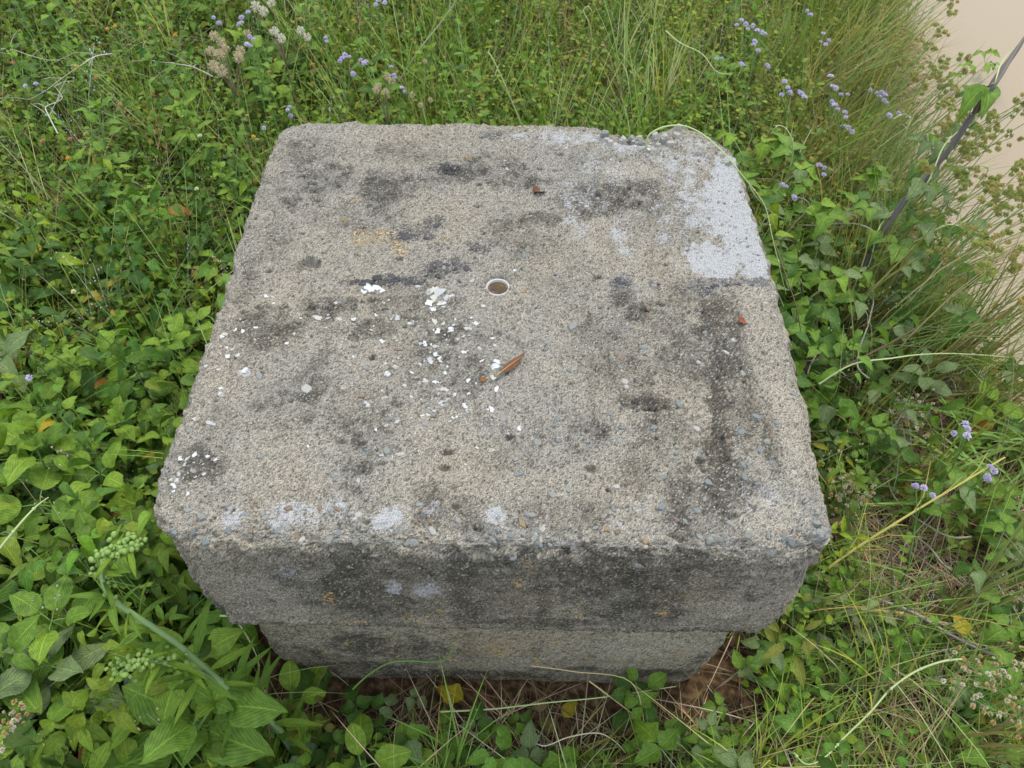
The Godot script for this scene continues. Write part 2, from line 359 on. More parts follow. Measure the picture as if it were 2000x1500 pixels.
const DENTS := [[-0.2754, -0.0426, 0.0179, 0.0143, 0.013], [-0.2839, -0.0359, 0.0119, 0.0087, 0.008], [0.1641, -0.2073, 0.0486, 0.0336, 0.004], [0.2744, 0.278, 0.0136, 0.0453, 0.005], [0.2892, 0.1474, 0.0094, 0.0443, 0.004], [-0.2474, 0.048, 0.0213, 0.008, 0.006], [-0.1871, 0.0723, 0.021, 0.0097, 0.005], [0.0336, -0.1455, 0.011, 0.0097, 0.006], [0.1883, -0.2065, 0.0073, 0.0065, 0.007], [0.206, -0.2278, 0.0082, 0.0053, 0.006], [0.1836, -0.1962, 0.0064, 0.0051, 0.006], [0.2155, -0.1918, 0.0096, 0.0064, 0.005], [0.1928, 0.2048, 0.0194, 0.0066, 0.006], [0.2027, 0.2169, 0.0141, 0.0041, 0.006], [0.2191, 0.2133, 0.009, 0.0041, 0.005], [-0.0831, -0.271, 0.0184, 0.011, 0.005], [-0.037, -0.2693, 0.0134, 0.011, 0.005], [-0.0083, 0.3902, 0.0081, 0.0052, 0.006], [-0.1302, 0.4157, 0.0057, 0.0032, 0.01], [0.0888, 0.419, 0.0068, 0.0044, 0.01], [-0.2894, 0.3733, 0.0035, 0.0033, 0.008], [0.3055, 0.3573, 0.0035, 0.0041, 0.006], [0.3596, 0.119, 0.0034, 0.0046, 0.004], [-0.116, 0.2153, 0.0039, 0.0033, 0.004], [-0.1922, 0.0347, 0.0215, 0.0061, 0.004], [0.2206, 0.131, 0.0041, 0.0036, 0.004], [-0.0758, 0.377, 0.0081, 0.0066, 0.005], [0.1816, 0.2799, 0.0247, 0.0151, 0.003], [0.2259, 0.3777, 0.0174, 0.0093, 0.004], [0.092, 0.4063, 0.0057, 0.0038, 0.005]]
const PIPE := Vector2(0.0016, -0.0034)
const CORNERS := [[-0.7071, -0.7071, 0.538], [0.7071, -0.7071, 0.512], [-0.7071, 0.7071, 0.532], [0.7071, 0.7071, 0.545]]

func slab_point(p: Vector3) -> Vector3:
	# p lies on the sharp box about the slab's centre; the result is the worn, rounded, rough surface
	var R := Vector3(0.026, 0.022, 0.03)
	if p.z > 0.0:
		R.z = 0.036
		R.y = 0.026
	if p.y < 0.0:
		R.y = 0.006
	var h := Vector3(HX, HY, HZ)
	var inner := p.clamp(R - h, h - R)
	var n := ((p - inner) / R).normalized()
	var pos := inner + n * R
	n = (n / R).normalized()
	for c in CORNERS:
		var over: float = pos.x * c[0] + pos.z * c[1] - c[2]
		over += 0.010 * n_mid.get_noise_3d(p.x * 0.7, p.y * 0.7, p.z * 0.7)
		if over > -0.012:
			var cut := over if over > 0.012 else (over + 0.012) * (over + 0.012) / 0.048
			pos.x -= c[0] * cut
			pos.z -= c[1] * cut
	var wx := pos.x / HX
	if wx > 0.0:
		pos.x += 0.012 * cos(PI * clampf((pos.z - 0.03) / 0.8, -0.5, 0.5)) * wx * wx * wx
	# how close to a worn edge
	var d := [HX - absf(p.x), HY - absf(p.y), HZ - absf(p.z)]
	d.sort()
	var e := exp(-d[1] / 0.022)
	if p.z > 0.25 and p.y > 0.0:
		e = maxf(e, exp(-d[1] / 0.05))
	var c1 := n_cell.get_noise_3d(p.x, p.y, p.z)
	var mid := n_mid.get_noise_3d(p.x, p.y, p.z)
	var disp := 0.0035 * n_low.get_noise_3d(p.x, p.y, p.z) + 0.0022 * mid + 0.0016 * n_fine.get_noise_3d(p.x, p.y, p.z)
	disp += 0.0007 * n_fine.get_noise_3d(p.x * 2.7, p.y * 2.7, p.z * 2.7)
	var pit := n_mid.get_noise_3d(p.x * 2.4 + 3.0, p.y * 2.4, p.z * 2.4)
	if pit > 0.42:
		disp -= minf((pit - 0.42) * 0.022, 0.004)
	disp -= e * (0.0060 * (c1 + 0.35) + 0.0085 * maxf(0.0, n_mid.get_noise_3d(p.x * 0.5 + 9.0, p.y * 0.5, p.z * 0.5)) - 0.004 * mid)
	if p.z > HZ - 0.002 and p.y < 0.06:
		disp *= 0.75
	pos += n * disp
	if n.y > 0.25:
		for q in DENTS:
			var dx: float = (pos.x - q[0]) / q[2]
			var dz: float = (pos.z - q[1]) / q[3]
			var rr := dx * dx + dz * dz
			if rr < 2.2:
				rr += 0.5 * mid
				pos.y -= q[4] * (1.0 - smoothstep(0.25, 1.15, rr)) * n.y
		for line in [-0.162, 0.104]:
			if pos.z > -0.09:
				var g: float = absf(pos.x - line - 0.004 * n_low.get_noise_2d(pos.z, line))
				pos.y -= 0.0016 * (1.0 - smoothstep(0.001, 0.004, g)) * (0.5 + mid)
		var pr := Vector2(pos.x - PIPE.x, pos.z - PIPE.y).length()
		if pr < 0.0158:
			pos.y = HY - 0.09
		elif pr < 0.030:
			var back := clampf((PIPE.y - pos.z) / pr, 0.0, 1.0)
			pos.y -= (0.0075 * back + 0.002) * (1.0 - smoothstep(0.019, 0.0285, pr))
	if p.z < -HZ + 0.10:      # the broken bite out of the rear edge
		var b1 := (pos.x - 0.226) / 0.047
		var b2 := (pos.x - 0.30) / 0.02
		pos.z += (0.020 * exp(-b1 * b1) - 0.006 * exp(-b2 * b2)) * smoothstep(-0.32, -0.413, pos.z) * (1.0 + 0.8 * mid)
		pos.y -= 0.012 * exp(-b1 * b1) * smoothstep(-0.33, -0.413, pos.z)
	return pos

func base_point(p: Vector3) -> Vector3:
	var h := Vector3(0.346, 0.170, 0.379)
	var R := Vector3(0.03, 0.045, 0.03)
	var inner := p.clamp(R - h, h - R)
	var n := ((p - inner) / R).normalized()
	var pos := inner + n * R
	var low := smoothstep(0.02, -0.15, p.y)
	pos.x *= 1.0 - 0.045 * low
	pos.z *= 1.0 - 0.02 * low
	var d := [h.x - absf(p.x), h.y - absf(p.y), h.z - absf(p.z)]
	d.sort()
	var e := exp(-d[1] / 0.03)
	var mid := n_mid.get_noise_3d(p.x + 4.0, p.y, p.z)
	var disp := 0.003 * n_low.get_noise_3d(p.x, p.y + 2.0, p.z) + 0.0018 * mid + 0.0012 * n_fine.get_noise_3d(p.x, p.y, p.z)
	disp -= e * (0.006 * (n_cell.get_noise_3d(p.x, p.y + 3.0, p.z) + 0.4) + 0.012 * maxf(0.0, n_mid.get_noise_3d(p.x * 0.5, p.y * 0.5, p.z * 0.5)))
	return pos + n * disp

func paint_marks(marks: Array, nu: int, nv: int, o: Vector2, cell: Vector2) -> Dictionary:
	# marks are stains and paint with outlines of their own: [kind, centre u, v, half extents, strength], in metres on the face
	var out := {}
	for k in ["dark", "white", "navy", "yellow", "pale", "brown"]:
		var a := PackedFloat32Array()
		a.resize(nu * nv)
		out[k] = a
	for m in marks:
		var a: PackedFloat32Array = out[m[0]]
		var i0 := maxi(0, int((m[1] - m[3] * 1.7 - o.x) / cell.x))
		var i1 := mini(nu - 1, int((m[1] + m[3] * 1.7 - o.x) / cell.x))
		var j0 := maxi(0, int((m[2] - m[4] * 1.7 - o.y) / cell.y))
		var j1 := mini(nv - 1, int((m[2] + m[4] * 1.7 - o.y) / cell.y))
		for j in range(j0, j1 + 1):
			var v: float = o.y + j * cell.y
			var dv: float = (v - m[2]) / m[4]
			for i in range(i0, i1 + 1):
				var u: float = o.x + i * cell.x
				var du: float = (u - m[1]) / m[3]
				var r2 := du * du + dv * dv
				if r2 < 2.8:
					var w: float = m[5] * (1.0 - smoothstep(0.0, 1.9, r2 + 1.1 * n_mid.get_noise_2d(u * 0.8, v * 0.8 + 7.0) + 0.7 * n_mid.get_noise_2d(u * 2.5, v * 2.5)))
					var at := j * nu + i
					a[at] = maxf(a[at], w)
		out[m[0]] = a
	return out

func face(V: PackedVector3Array, C: PackedColorArray, I: PackedInt32Array, nu: int, nv: int, p0: Vector3, du: Vector3, dv: Vector3, marks: Array, o: Vector2, is_base: bool, which: String) -> void:
	var first := V.size()
	var h_gap_shade := HY - 0.022
	var cell := Vector2(du.length() / (nu - 1), dv.length() / (nv - 1))
	var k := paint_marks(marks, nu, nv, o, cell)
	var dark: PackedFloat32Array = k.dark
	var white: PackedFloat32Array = k.white
	var navy: PackedFloat32Array = k.navy
	var yellow: PackedFloat32Array = k.yellow
	var pale: PackedFloat32Array = k.pale
	var brown: PackedFloat32Array = k.brown
	for j in nv:
		for i in nu:
			var p := p0 + du * (float(i) / (nu - 1)) + dv * (float(j) / (nv - 1))
			var at := j * nu + i
			var q := base_point(p) if is_base else slab_point(p)
			if i > 0 and j > 0 and i < nu - 1 and j < nv - 1:      # the bare sand grains
				q += du.cross(dv).normalized() * (rng.randf() - 0.5) * 0.0008
			V.append(q)
			var big := n_low.get_noise_3d(p.x * 0.8 + 5.0, p.y * 0.8, p.z * 0.8)
			var mid := n_mid.get_noise_3d(p.x * 0.9, p.y * 0.9, p.z * 0.9 + 2.0)
			var fin := n_fine.get_noise_3d(p.x * 1.6, p.y * 1.6, p.z * 1.6 + 2.0)
			var grit := rng.randf()
			var c := Color(0.385, 0.358, 0.308).lerp(Color(0.372, 0.362, 0.338), clampf(0.5 + big * 1.2, 0.0, 1.0))
			var sand := n_fine.get_noise_3d(p.x * 3.3, p.y * 3.3, p.z * 3.3 + 9.0)
			c = c * (1.0 + 0.17 * mid + 0.26 * fin + 0.30 * sand)
			# thin dark growth everywhere in blotches, thick where a mark lies
			var grow_shade: float = dark[at] + 0.34 * smoothstep(0.08, 0.55, big * 0.7 + mid * 0.55)
			if which != "top":  # faces below the top carry some of their shade in the colour
				grow_shade += 0.04 if is_base else 0.10
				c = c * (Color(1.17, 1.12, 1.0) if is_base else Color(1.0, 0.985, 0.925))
			if which == "top":      # water runs, mostly on the half away from the flecked side
				grow_shade += 0.55 * smoothstep(-0.05, 0.28, p.x) * maxf(0.0, n_mid.get_noise_3d(p.x * 0.9, 7.0, p.z * 0.2) - 0.08) + 0.25 * maxf(0.0, n_mid.get_noise_3d(p.x * 0.55, 3.0, p.z * 0.3))
			elif which == "front":
				grow_shade += 0.5 * maxf(0.0, n_mid.get_noise_3d(p.x * 0.5, 1.0 + p.y * 0.1, 5.0))
			if which == "front" and not is_base:      # gap shade put into the colour along the lower arris
				grow_shade += 0.55 * smoothstep(-h_gap_shade, -HY, p.y)
			grow_shade = clampf(grow_shade * (1.0 - 0.8 * pale[at]) * (1.0 + 0.7 * mid), 0.0, 1.0)
			var g2 := grow_shade * (1.0 + 1.0 * sand + 0.8 * fin + 1.1 * (grit - 0.5)) + 0.10 * sand
			c = c.lerp(Color(0.075, 0.070, 0.060), smoothstep(0.08, 1.0, g2) * 0.84)
			if pale[at] > 0.0:
				c = c.lerp(Color(0.52, 0.49, 0.43), pale[at] * 0.6)
			if brown[at] > 0.0:
				c = c.lerp(Color(0.42, 0.31, 0.17), brown[at] * 0.7)
			if yellow[at] > 0.0 and yellow[at] + mid * 1.1 + fin * 1.1 + sand * 0.5 > 0.62:
				c = c.lerp(Color(0.46, 0.36, 0.20), 0.55)
			if navy[at] > 0.0 and navy[at] + mid * 0.9 + fin * 1.2 + sand * 0.5 > 0.5:
				c = c.lerp(Color(0.155, 0.17, 0.21) if p.x > 0.08 else Color(0.085, 0.088, 0.10), 0.75)
			if grit > 0.955:
				c = c.lerp(Color(0.62, 0.60, 0.56), 0.75)
			elif grit < 0.15 + 0.25 * grow_shade:
				c = c * 0.34
			else:
				c = c * (0.72 + 0.50 * grit)
			if white[at] > 0.0 and not (which == "top" and p.x > 0.14 and p.z > -0.0272 + 0.002 * mid and p.z < 0.1):
				var cover: float = white[at] + 0.5 * mid + 0.45 * fin + 0.35 * sand
				c = c.lerp(Color(0.52, 0.545, 0.59) * (0.93 + 0.12 * grit), smoothstep(0.42, 0.74, cover) * (0.80 + 0.15 * clampf(white[at], 0.0, 1.0)))
			c.a = 1.0
			C.append(c)
	if which == "top" or which == "front":      # little blow holes and pits, their hollow shade put into the colour
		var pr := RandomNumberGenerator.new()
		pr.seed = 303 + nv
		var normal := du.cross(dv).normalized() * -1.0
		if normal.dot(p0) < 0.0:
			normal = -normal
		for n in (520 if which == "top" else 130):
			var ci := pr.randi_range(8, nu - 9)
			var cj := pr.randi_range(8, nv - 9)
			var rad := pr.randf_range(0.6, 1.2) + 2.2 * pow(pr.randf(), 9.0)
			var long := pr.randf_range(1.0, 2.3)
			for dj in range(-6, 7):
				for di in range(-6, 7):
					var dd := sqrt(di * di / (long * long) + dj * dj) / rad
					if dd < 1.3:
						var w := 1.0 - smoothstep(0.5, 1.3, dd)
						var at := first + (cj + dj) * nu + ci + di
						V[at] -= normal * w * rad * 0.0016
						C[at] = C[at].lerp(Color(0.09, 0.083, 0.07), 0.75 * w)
	for j in nv - 1:
		for i in nu - 1:
			var a := first + j * nu + i
			I.append_array(PackedInt32Array([a, a + 1, a + nu, a + 1, a + nu + 1, a + nu]))

func solid(h: Vector3, is_base: bool, fine: float) -> ArrayMesh:
	var V := PackedVector3Array()
	var C := PackedColorArray()
	var I := PackedInt32Array()
	var nx := int(h.x * 2.0 / fine)
	var nz := int(h.z * 2.0 / fine)
	var ny := int(h.y * 2.0 / fine)
	var none := []
	if not is_base:
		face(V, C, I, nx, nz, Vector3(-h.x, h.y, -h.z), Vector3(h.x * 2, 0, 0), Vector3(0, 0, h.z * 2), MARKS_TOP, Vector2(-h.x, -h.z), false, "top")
	else:
		face(V, C, I, 90, 90, Vector3(-h.x, h.y, -h.z), Vector3(h.x * 2, 0, 0), Vector3(0, 0, h.z * 2), none, Vector2(-h.x, -h.z), true, "under")
	# the faces run on from one another so that their normals join
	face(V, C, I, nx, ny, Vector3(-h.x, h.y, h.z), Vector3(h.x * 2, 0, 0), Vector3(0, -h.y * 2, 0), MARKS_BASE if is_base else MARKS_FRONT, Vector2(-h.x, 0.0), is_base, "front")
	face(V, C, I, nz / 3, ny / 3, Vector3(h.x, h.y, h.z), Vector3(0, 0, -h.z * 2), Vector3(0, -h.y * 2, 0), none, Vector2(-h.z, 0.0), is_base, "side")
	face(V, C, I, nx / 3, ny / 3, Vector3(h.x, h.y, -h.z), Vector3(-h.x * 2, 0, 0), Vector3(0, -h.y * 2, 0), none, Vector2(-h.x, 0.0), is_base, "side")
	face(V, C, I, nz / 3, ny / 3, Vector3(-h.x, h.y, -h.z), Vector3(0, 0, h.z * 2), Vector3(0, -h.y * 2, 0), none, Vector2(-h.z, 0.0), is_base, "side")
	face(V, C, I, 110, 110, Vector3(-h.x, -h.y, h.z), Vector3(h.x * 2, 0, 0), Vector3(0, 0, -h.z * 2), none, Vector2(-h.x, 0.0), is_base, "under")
	var arrays := []
	arrays.resize(Mesh.ARRAY_MAX)
	arrays[Mesh.ARRAY_VERTEX] = V
	arrays[Mesh.ARRAY_COLOR] = C
	arrays[Mesh.ARRAY_INDEX] = I
	var am := ArrayMesh.new()
	am.add_surface_from_arrays(Mesh.PRIMITIVE_TRIANGLES, arrays)
	var st := SurfaceTool.new()
	st.create_from(am, 0)
	st.generate_normals()
	return st.commit()

func pebble(r: RandomNumberGenerator, flat: float) -> ArrayMesh:
	# an angular chip of crushed rock: a low faceted dome over a ring of uneven corners
	var n := r.randi_range(5, 7)
	var st := SurfaceTool.new()
	st.begin(Mesh.PRIMITIVE_TRIANGLES)
	st.set_smooth_group(-1)
	var rim := []
	var shoulder := []
	var long := r.randf_range(0.45, 0.9)
	for i in n:
		var a := TAU * (i + r.randf_range(-0.28, 0.28)) / n
		var q := r.randf_range(0.7, 1.1)
		rim.append(Vector3(cos(a) * q, -0.25, sin(a) * q * long))
		shoulder.append(Vector3(cos(a) * q * 0.72, flat * r.randf_range(0.75, 1.1), sin(a) * q * long * 0.72))
	var crest := Vector3(r.randf_range(-0.2, 0.2), flat * r.randf_range(1.0, 1.25), r.randf_range(-0.2, 0.2))
	for i in n:
		var k := (i + 1) % n
		for v in [rim[i], rim[k], shoulder[i], rim[k], shoulder[k], shoulder[i], shoulder[i], shoulder[k], crest]:
			st.add_vertex(v)
	st.generate_normals()
	return st.commit()

func chip(r: RandomNumberGenerator) -> ArrayMesh:
	# a flake of old paint: ragged outline, a hair thick
	var n := r.randi_range(10, 16)
	var st := SurfaceTool.new()
	st.begin(Mesh.PRIMITIVE_TRIANGLES)
	st.set_smooth_group(-1)
	var rim := []
	var long := r.randf_range(0.45, 0.9)
	for i in n:
		var a := TAU * (i + r.randf_range(-0.3, 0.3)) / n
		var q := r.randf_range(0.5, 1.1)
		rim.append(Vector3(cos(a) * q, 0.03, sin(a) * q * long))
	for i in n:
		var p: Vector3 = rim[i]
		var q: Vector3 = rim[(i + 1) % n]
		var dn := Vector3(0, -0.35, 0)
		for v in [p, q, Vector3(0, 0.05, 0), p + dn, q + dn, p, q + dn, q, p]:
			st.add_vertex(v)
	st.generate_normals()
	return st.commit()

func top_frame(x: float, z: float, s: float, turn: float) -> Transform3D:
	var q := Vector3(x, HY, z)
	var a := slab_point(q)
	var b := slab_point(q + Vector3(0.006, 0, 0))
	var c := slab_point(q + Vector3(0, 0, 0.006))
	var n := (c - a).cross(b - a).normalized()
	n = n.lerp(Vector3.UP, 0.3).normalized()
	var bx := Vector3(cos(turn), 0, sin(turn))
	bx = (bx - n * bx.dot(n)).normalized()
	return Transform3D(Basis(bx * s, n * s, bx.cross(n) * s), a + n * 0.0005)

func front_frame(x: float, y: float, s: float, turn: float) -> Transform3D:
	var a := slab_point(Vector3(x, y, HZ))
	var n := Vector3(0, 0.15, 1).normalized()
	if y > 0.085:
		n = Vector3(0, 0.8, 0.9).normalized()
	var bx := Vector3(cos(turn), sin(turn), 0)
	bx = (bx - n * bx.dot(n)).normalized()
	return Transform3D(Basis(bx * s, n * s, bx.cross(n) * s), a)

func block() -> void:
	var b := thing("concrete_block", "big weathered grey concrete block with overhanging top, stained and flecked with white paint", "concrete block")
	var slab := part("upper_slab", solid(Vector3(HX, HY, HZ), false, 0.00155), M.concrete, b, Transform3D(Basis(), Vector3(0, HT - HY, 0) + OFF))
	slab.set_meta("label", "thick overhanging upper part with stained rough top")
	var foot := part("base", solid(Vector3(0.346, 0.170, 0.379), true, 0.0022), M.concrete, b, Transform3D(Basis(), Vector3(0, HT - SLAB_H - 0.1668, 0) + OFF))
	foot.set_meta("label", "narrower lower part spotted with ochre lichen")
	var r := RandomNumberGenerator.new()
	r.seed = 77
	var stones := []
	for i in 10:
		stones.append(pebble(r, r.randf_range(0.06, 0.15)))
	var lumps := []
	for i in 6:
		lumps.append(pebble(r, r.randf_range(0.45, 0.7)))
	var kinds := [M.stone_blue, M.stone_grey, M.stone_grey, M.stone_grey, M.stone_pale, M.stone_grey, M.stone_brown]
	# large chips that the photograph shows one by one: x, z, half length, turn, kind
	for q in [[0.2561, 0.3237, 0.0102, 0.88, "stone_blue"], [0.2999, 0.3157, 0.0091, 4.62, "stone_blue"], [0.3002, 0.2983, 0.0085, 1.5, "stone_blue"], [0.2714, 0.3339, 0.0066, 0.58, "stone_grey"], [0.3266, 0.2241, 0.0096, 3.68, "stone_blue"], [0.3204, 0.1529, 0.008, 1.52, "stone_grey"], [0.2339, 0.2073, 0.0091, 1.22, "stone_blue"], [0.2008, 0.2449, 0.0088, 2.7, "stone_blue"], [0.1477, 0.2245, 0.007, 0.84, "stone_blue"], [0.1806, 0.0761, 0.0084, 5.58, "stone_blue"], [0.2347, 0.0357, 0.0064, 5.26, "stone_blue"], [0.1187, 0.1448, 0.006, 0.74, "stone_grey"], [0.0735, 0.1029, 0.0103, 5.48, "stone_grey"], [0.1073, 0.0757, 0.0133, 5.32, "stone_grey"], [0.0692, 0.126, 0.0061, 1.5, "stone_grey"], [0.0836, 0.2355, 0.0057, 5.12, "stone_blue"], [-0.0082, 0.1267, 0.0081, 1.44, "stone_grey"], [-0.2363, 0.1928, 0.0111, 3.84, "stone_pale"], [-0.3278, 0.1655, 0.0086, 4.48, "stone_pale"], [-0.3016, 0.1728, 0.0093, 1.04, "stone_grey"], [-0.1461, 0.2828, 0.008, 5.46, "stone_blue"], [-0.1513, 0.2904, 0.0055, 1.14, "stone_blue"], [-0.1238, 0.2381, 0.0051, 5.52, "stone_blue"], [0.035, 0.3167, 0.0079, 2.96, "stone_blue"], [0.0803, 0.2435, 0.0063, 5.9, "stone_blue"], [0.0432, 0.2804, 0.0062, 3.5, "stone_blue"], [0.083, 0.2683, 0.0056, 3.44, "stone_blue"], [0.0937, 0.3361, 0.0078, 4.42, "stone_grey"], [0.1446, 0.3626, 0.0064, 4.66, "stone_blue"], [0.2393, 0.3627, 0.007, 3.36, "stone_blue"], [0.2313, 0.3709, 0.0052, 3.2, "stone_grey"], [0.3323, 0.3951, 0.008, 5.12, "stone_blue"], [0.3414, 0.4013, 0.0068, 4.24, "stone_blue"], [0.3345, 0.3899, 0.0057, 1.2, "stone_ochre"], [0.3447, 0.3903, 0.0052, 3.82, "stone_ochre"], [0.1355, 0.3893, 0.0058, 2.36, "stone_ochre"], [0.1785, 0.4046, 0.0051, 1.4, "stone_ochre"], [-0.315, 0.4219, 0.0102, 3.24, "stone_blue"], [-0.3288, 0.4018, 0.0074, 1.78, "stone_blue"], [-0.2891, 0.3997, 0.0074, 4.18, "stone_blue"], [-0.2349, 0.3973, 0.0086, 0.68, "stone_blue"], [-0.1459, 0.3751, 0.007, 4.98, "stone_pale"], [-0.0599, 0.3938, 0.0092, 4.06, "stone_pale"], [-0.152, 0.3305, 0.006, 4.44, "stone_pale"], [0.0405, 0.3833, 0.0087, 4.1, "stone_ochre"], [0.0061, 0.3919, 0.0075, 5.22, "stone_blue"], [0.0521, 0.3942, 0.0075, 1.84, "stone_blue"], [-0.1657, 0.3985, 0.0063, 3.6, "stone_blue"], [-0.1461, 0.4154, 0.0057, 4.86, "stone_blue"], [0.333, 0.2954, 0.0055, 2.3, "stone_blue"], [0.3239, 0.277, 0.0062, 4.88, "stone_blue"], [0.2528, 0.2784, 0.0062, 0.62, "stone_blue"], [0.2245, 0.2828, 0.0056, 1.62, "stone_blue"], [-0.0361, 0.2013, 0.0058, 3.48, "stone_grey"], [0.2806, 0.0835, 0.0056, 2.36, "stone_blue"], [0.3031, 0.1202, 0.0061, 3.88, "stone_pale"], [0.3097, 0.1219, 0.0054, 1.44, "stone_grey"], [0.2739, 0.1098, 0.0055, 2.42, "stone_grey"], [0.349, 0.234, 0.0051, 1.1, "stone_blue"], [0.3686, 0.0228, 0.0065, 5.96, "stone_pale"], [0.3609, 0.1388, 0.0047, 0.6, "stone_blue"], [0.0523, -0.3063, 0.0076, 1.68, "stone_blue"], [0.0087, -0.2773, 0.0067, 4.36, "stone_pale"], [0.1348, -0.1811, 0.0072, 5.6, "stone_pale"], [0.0016, 0.2568, 0.0057, 0.26, "stone_blue"]]:
		part("stone", stones[r.randi() % 10], M[q[4]], slab, top_frame(q[0], q[1], q[2], q[3]))
	for i in 460:
		var x := r.randf_range(-0.375, 0.385)
		var z := r.randf_range(-0.40, 0.405)
		if r.randf() > 0.16 + 0.7 * smoothstep(-0.2, 0.35, x * 0.6 + z * 0.8) or Vector2(x - PIPE.x, z - PIPE.y).length() < 0.03:
			continue
		part("stone", stones[r.randi() % 10], kinds[r.randi() % 7], slab, top_frame(x, z, r.randf_range(0.0028, 0.0078), r.randf() * TAU))
	for i in 85:                     # exposed along the worn front edge
		var x := r.randf_range(-0.38, 0.40)
		part("stone", stones[r.randi() % 10] if r.randf() < 0.9 else lumps[r.randi() % 6], kinds[r.randi() % 7], slab, top_frame(x, 0.417 - 0.055 * pow(r.randf(), 1.5), r.randf_range(0.003, 0.0085), r.randf() * TAU))
	for i in 40:
		part("stone", stones[r.randi() % 10], kinds[r.randi() % 4], slab, front_frame(r.randf_range(-0.36, 0.375), 0.109 - 0.13 * pow(r.randf(), 1.6), r.randf_range(0.003, 0.0075), r.randf() * TAU))
	for i in 20:                     # loose broken lumps in the bite at the rear, still with paint on them
		var x := r.randfn(0.235, 0.035)
		var z := r.randf_range(-0.395, -0.35)
		part("stone", lumps[r.randi() % 6], M.stone_pale if r.randf() < 0.6 else M.stone_grey, slab, top_frame(x, z, r.randf_range(0.005, 0.0115), r.randf() * TAU))
	for i in 8:                      # knobbly front corner
		part("stone", lumps[r.randi() % 6], kinds[[1, 2, 5][r.randi() % 3]], slab, top_frame(r.randf_range(0.365, 0.39), r.randf_range(0.375, 0.405), r.randf_range(0.005, 0.009), r.randf() * TAU))
	for kind in [["stone_grey", 900], ["stone_blue", 700], ["stone_brown", 700], ["stone_pale", 700], ["stone_ochre", 200]]:
		var small := SurfaceTool.new()
		small.begin(Mesh.PRIMITIVE_TRIANGLES)
		for i in kind[1]:
			small.append_from(stones[r.randi() % 10], 0, top_frame(r.randf_range(-0.385, 0.395), r.randf_range(-0.40, 0.415), r.randf_range(0.0007, 0.0021), r.randf() * TAU))
		var fine := part("gravel_grains", small.commit(), M[kind[0]], slab)
		fine.set_meta("kind", "stuff")
	var chips := []
	var whites := [M.white_paint, M.white_paint, M.white_paint_warm, M.white_paint_grey, M.white_paint]
	for i in 9:
		chips.append(chip(r))
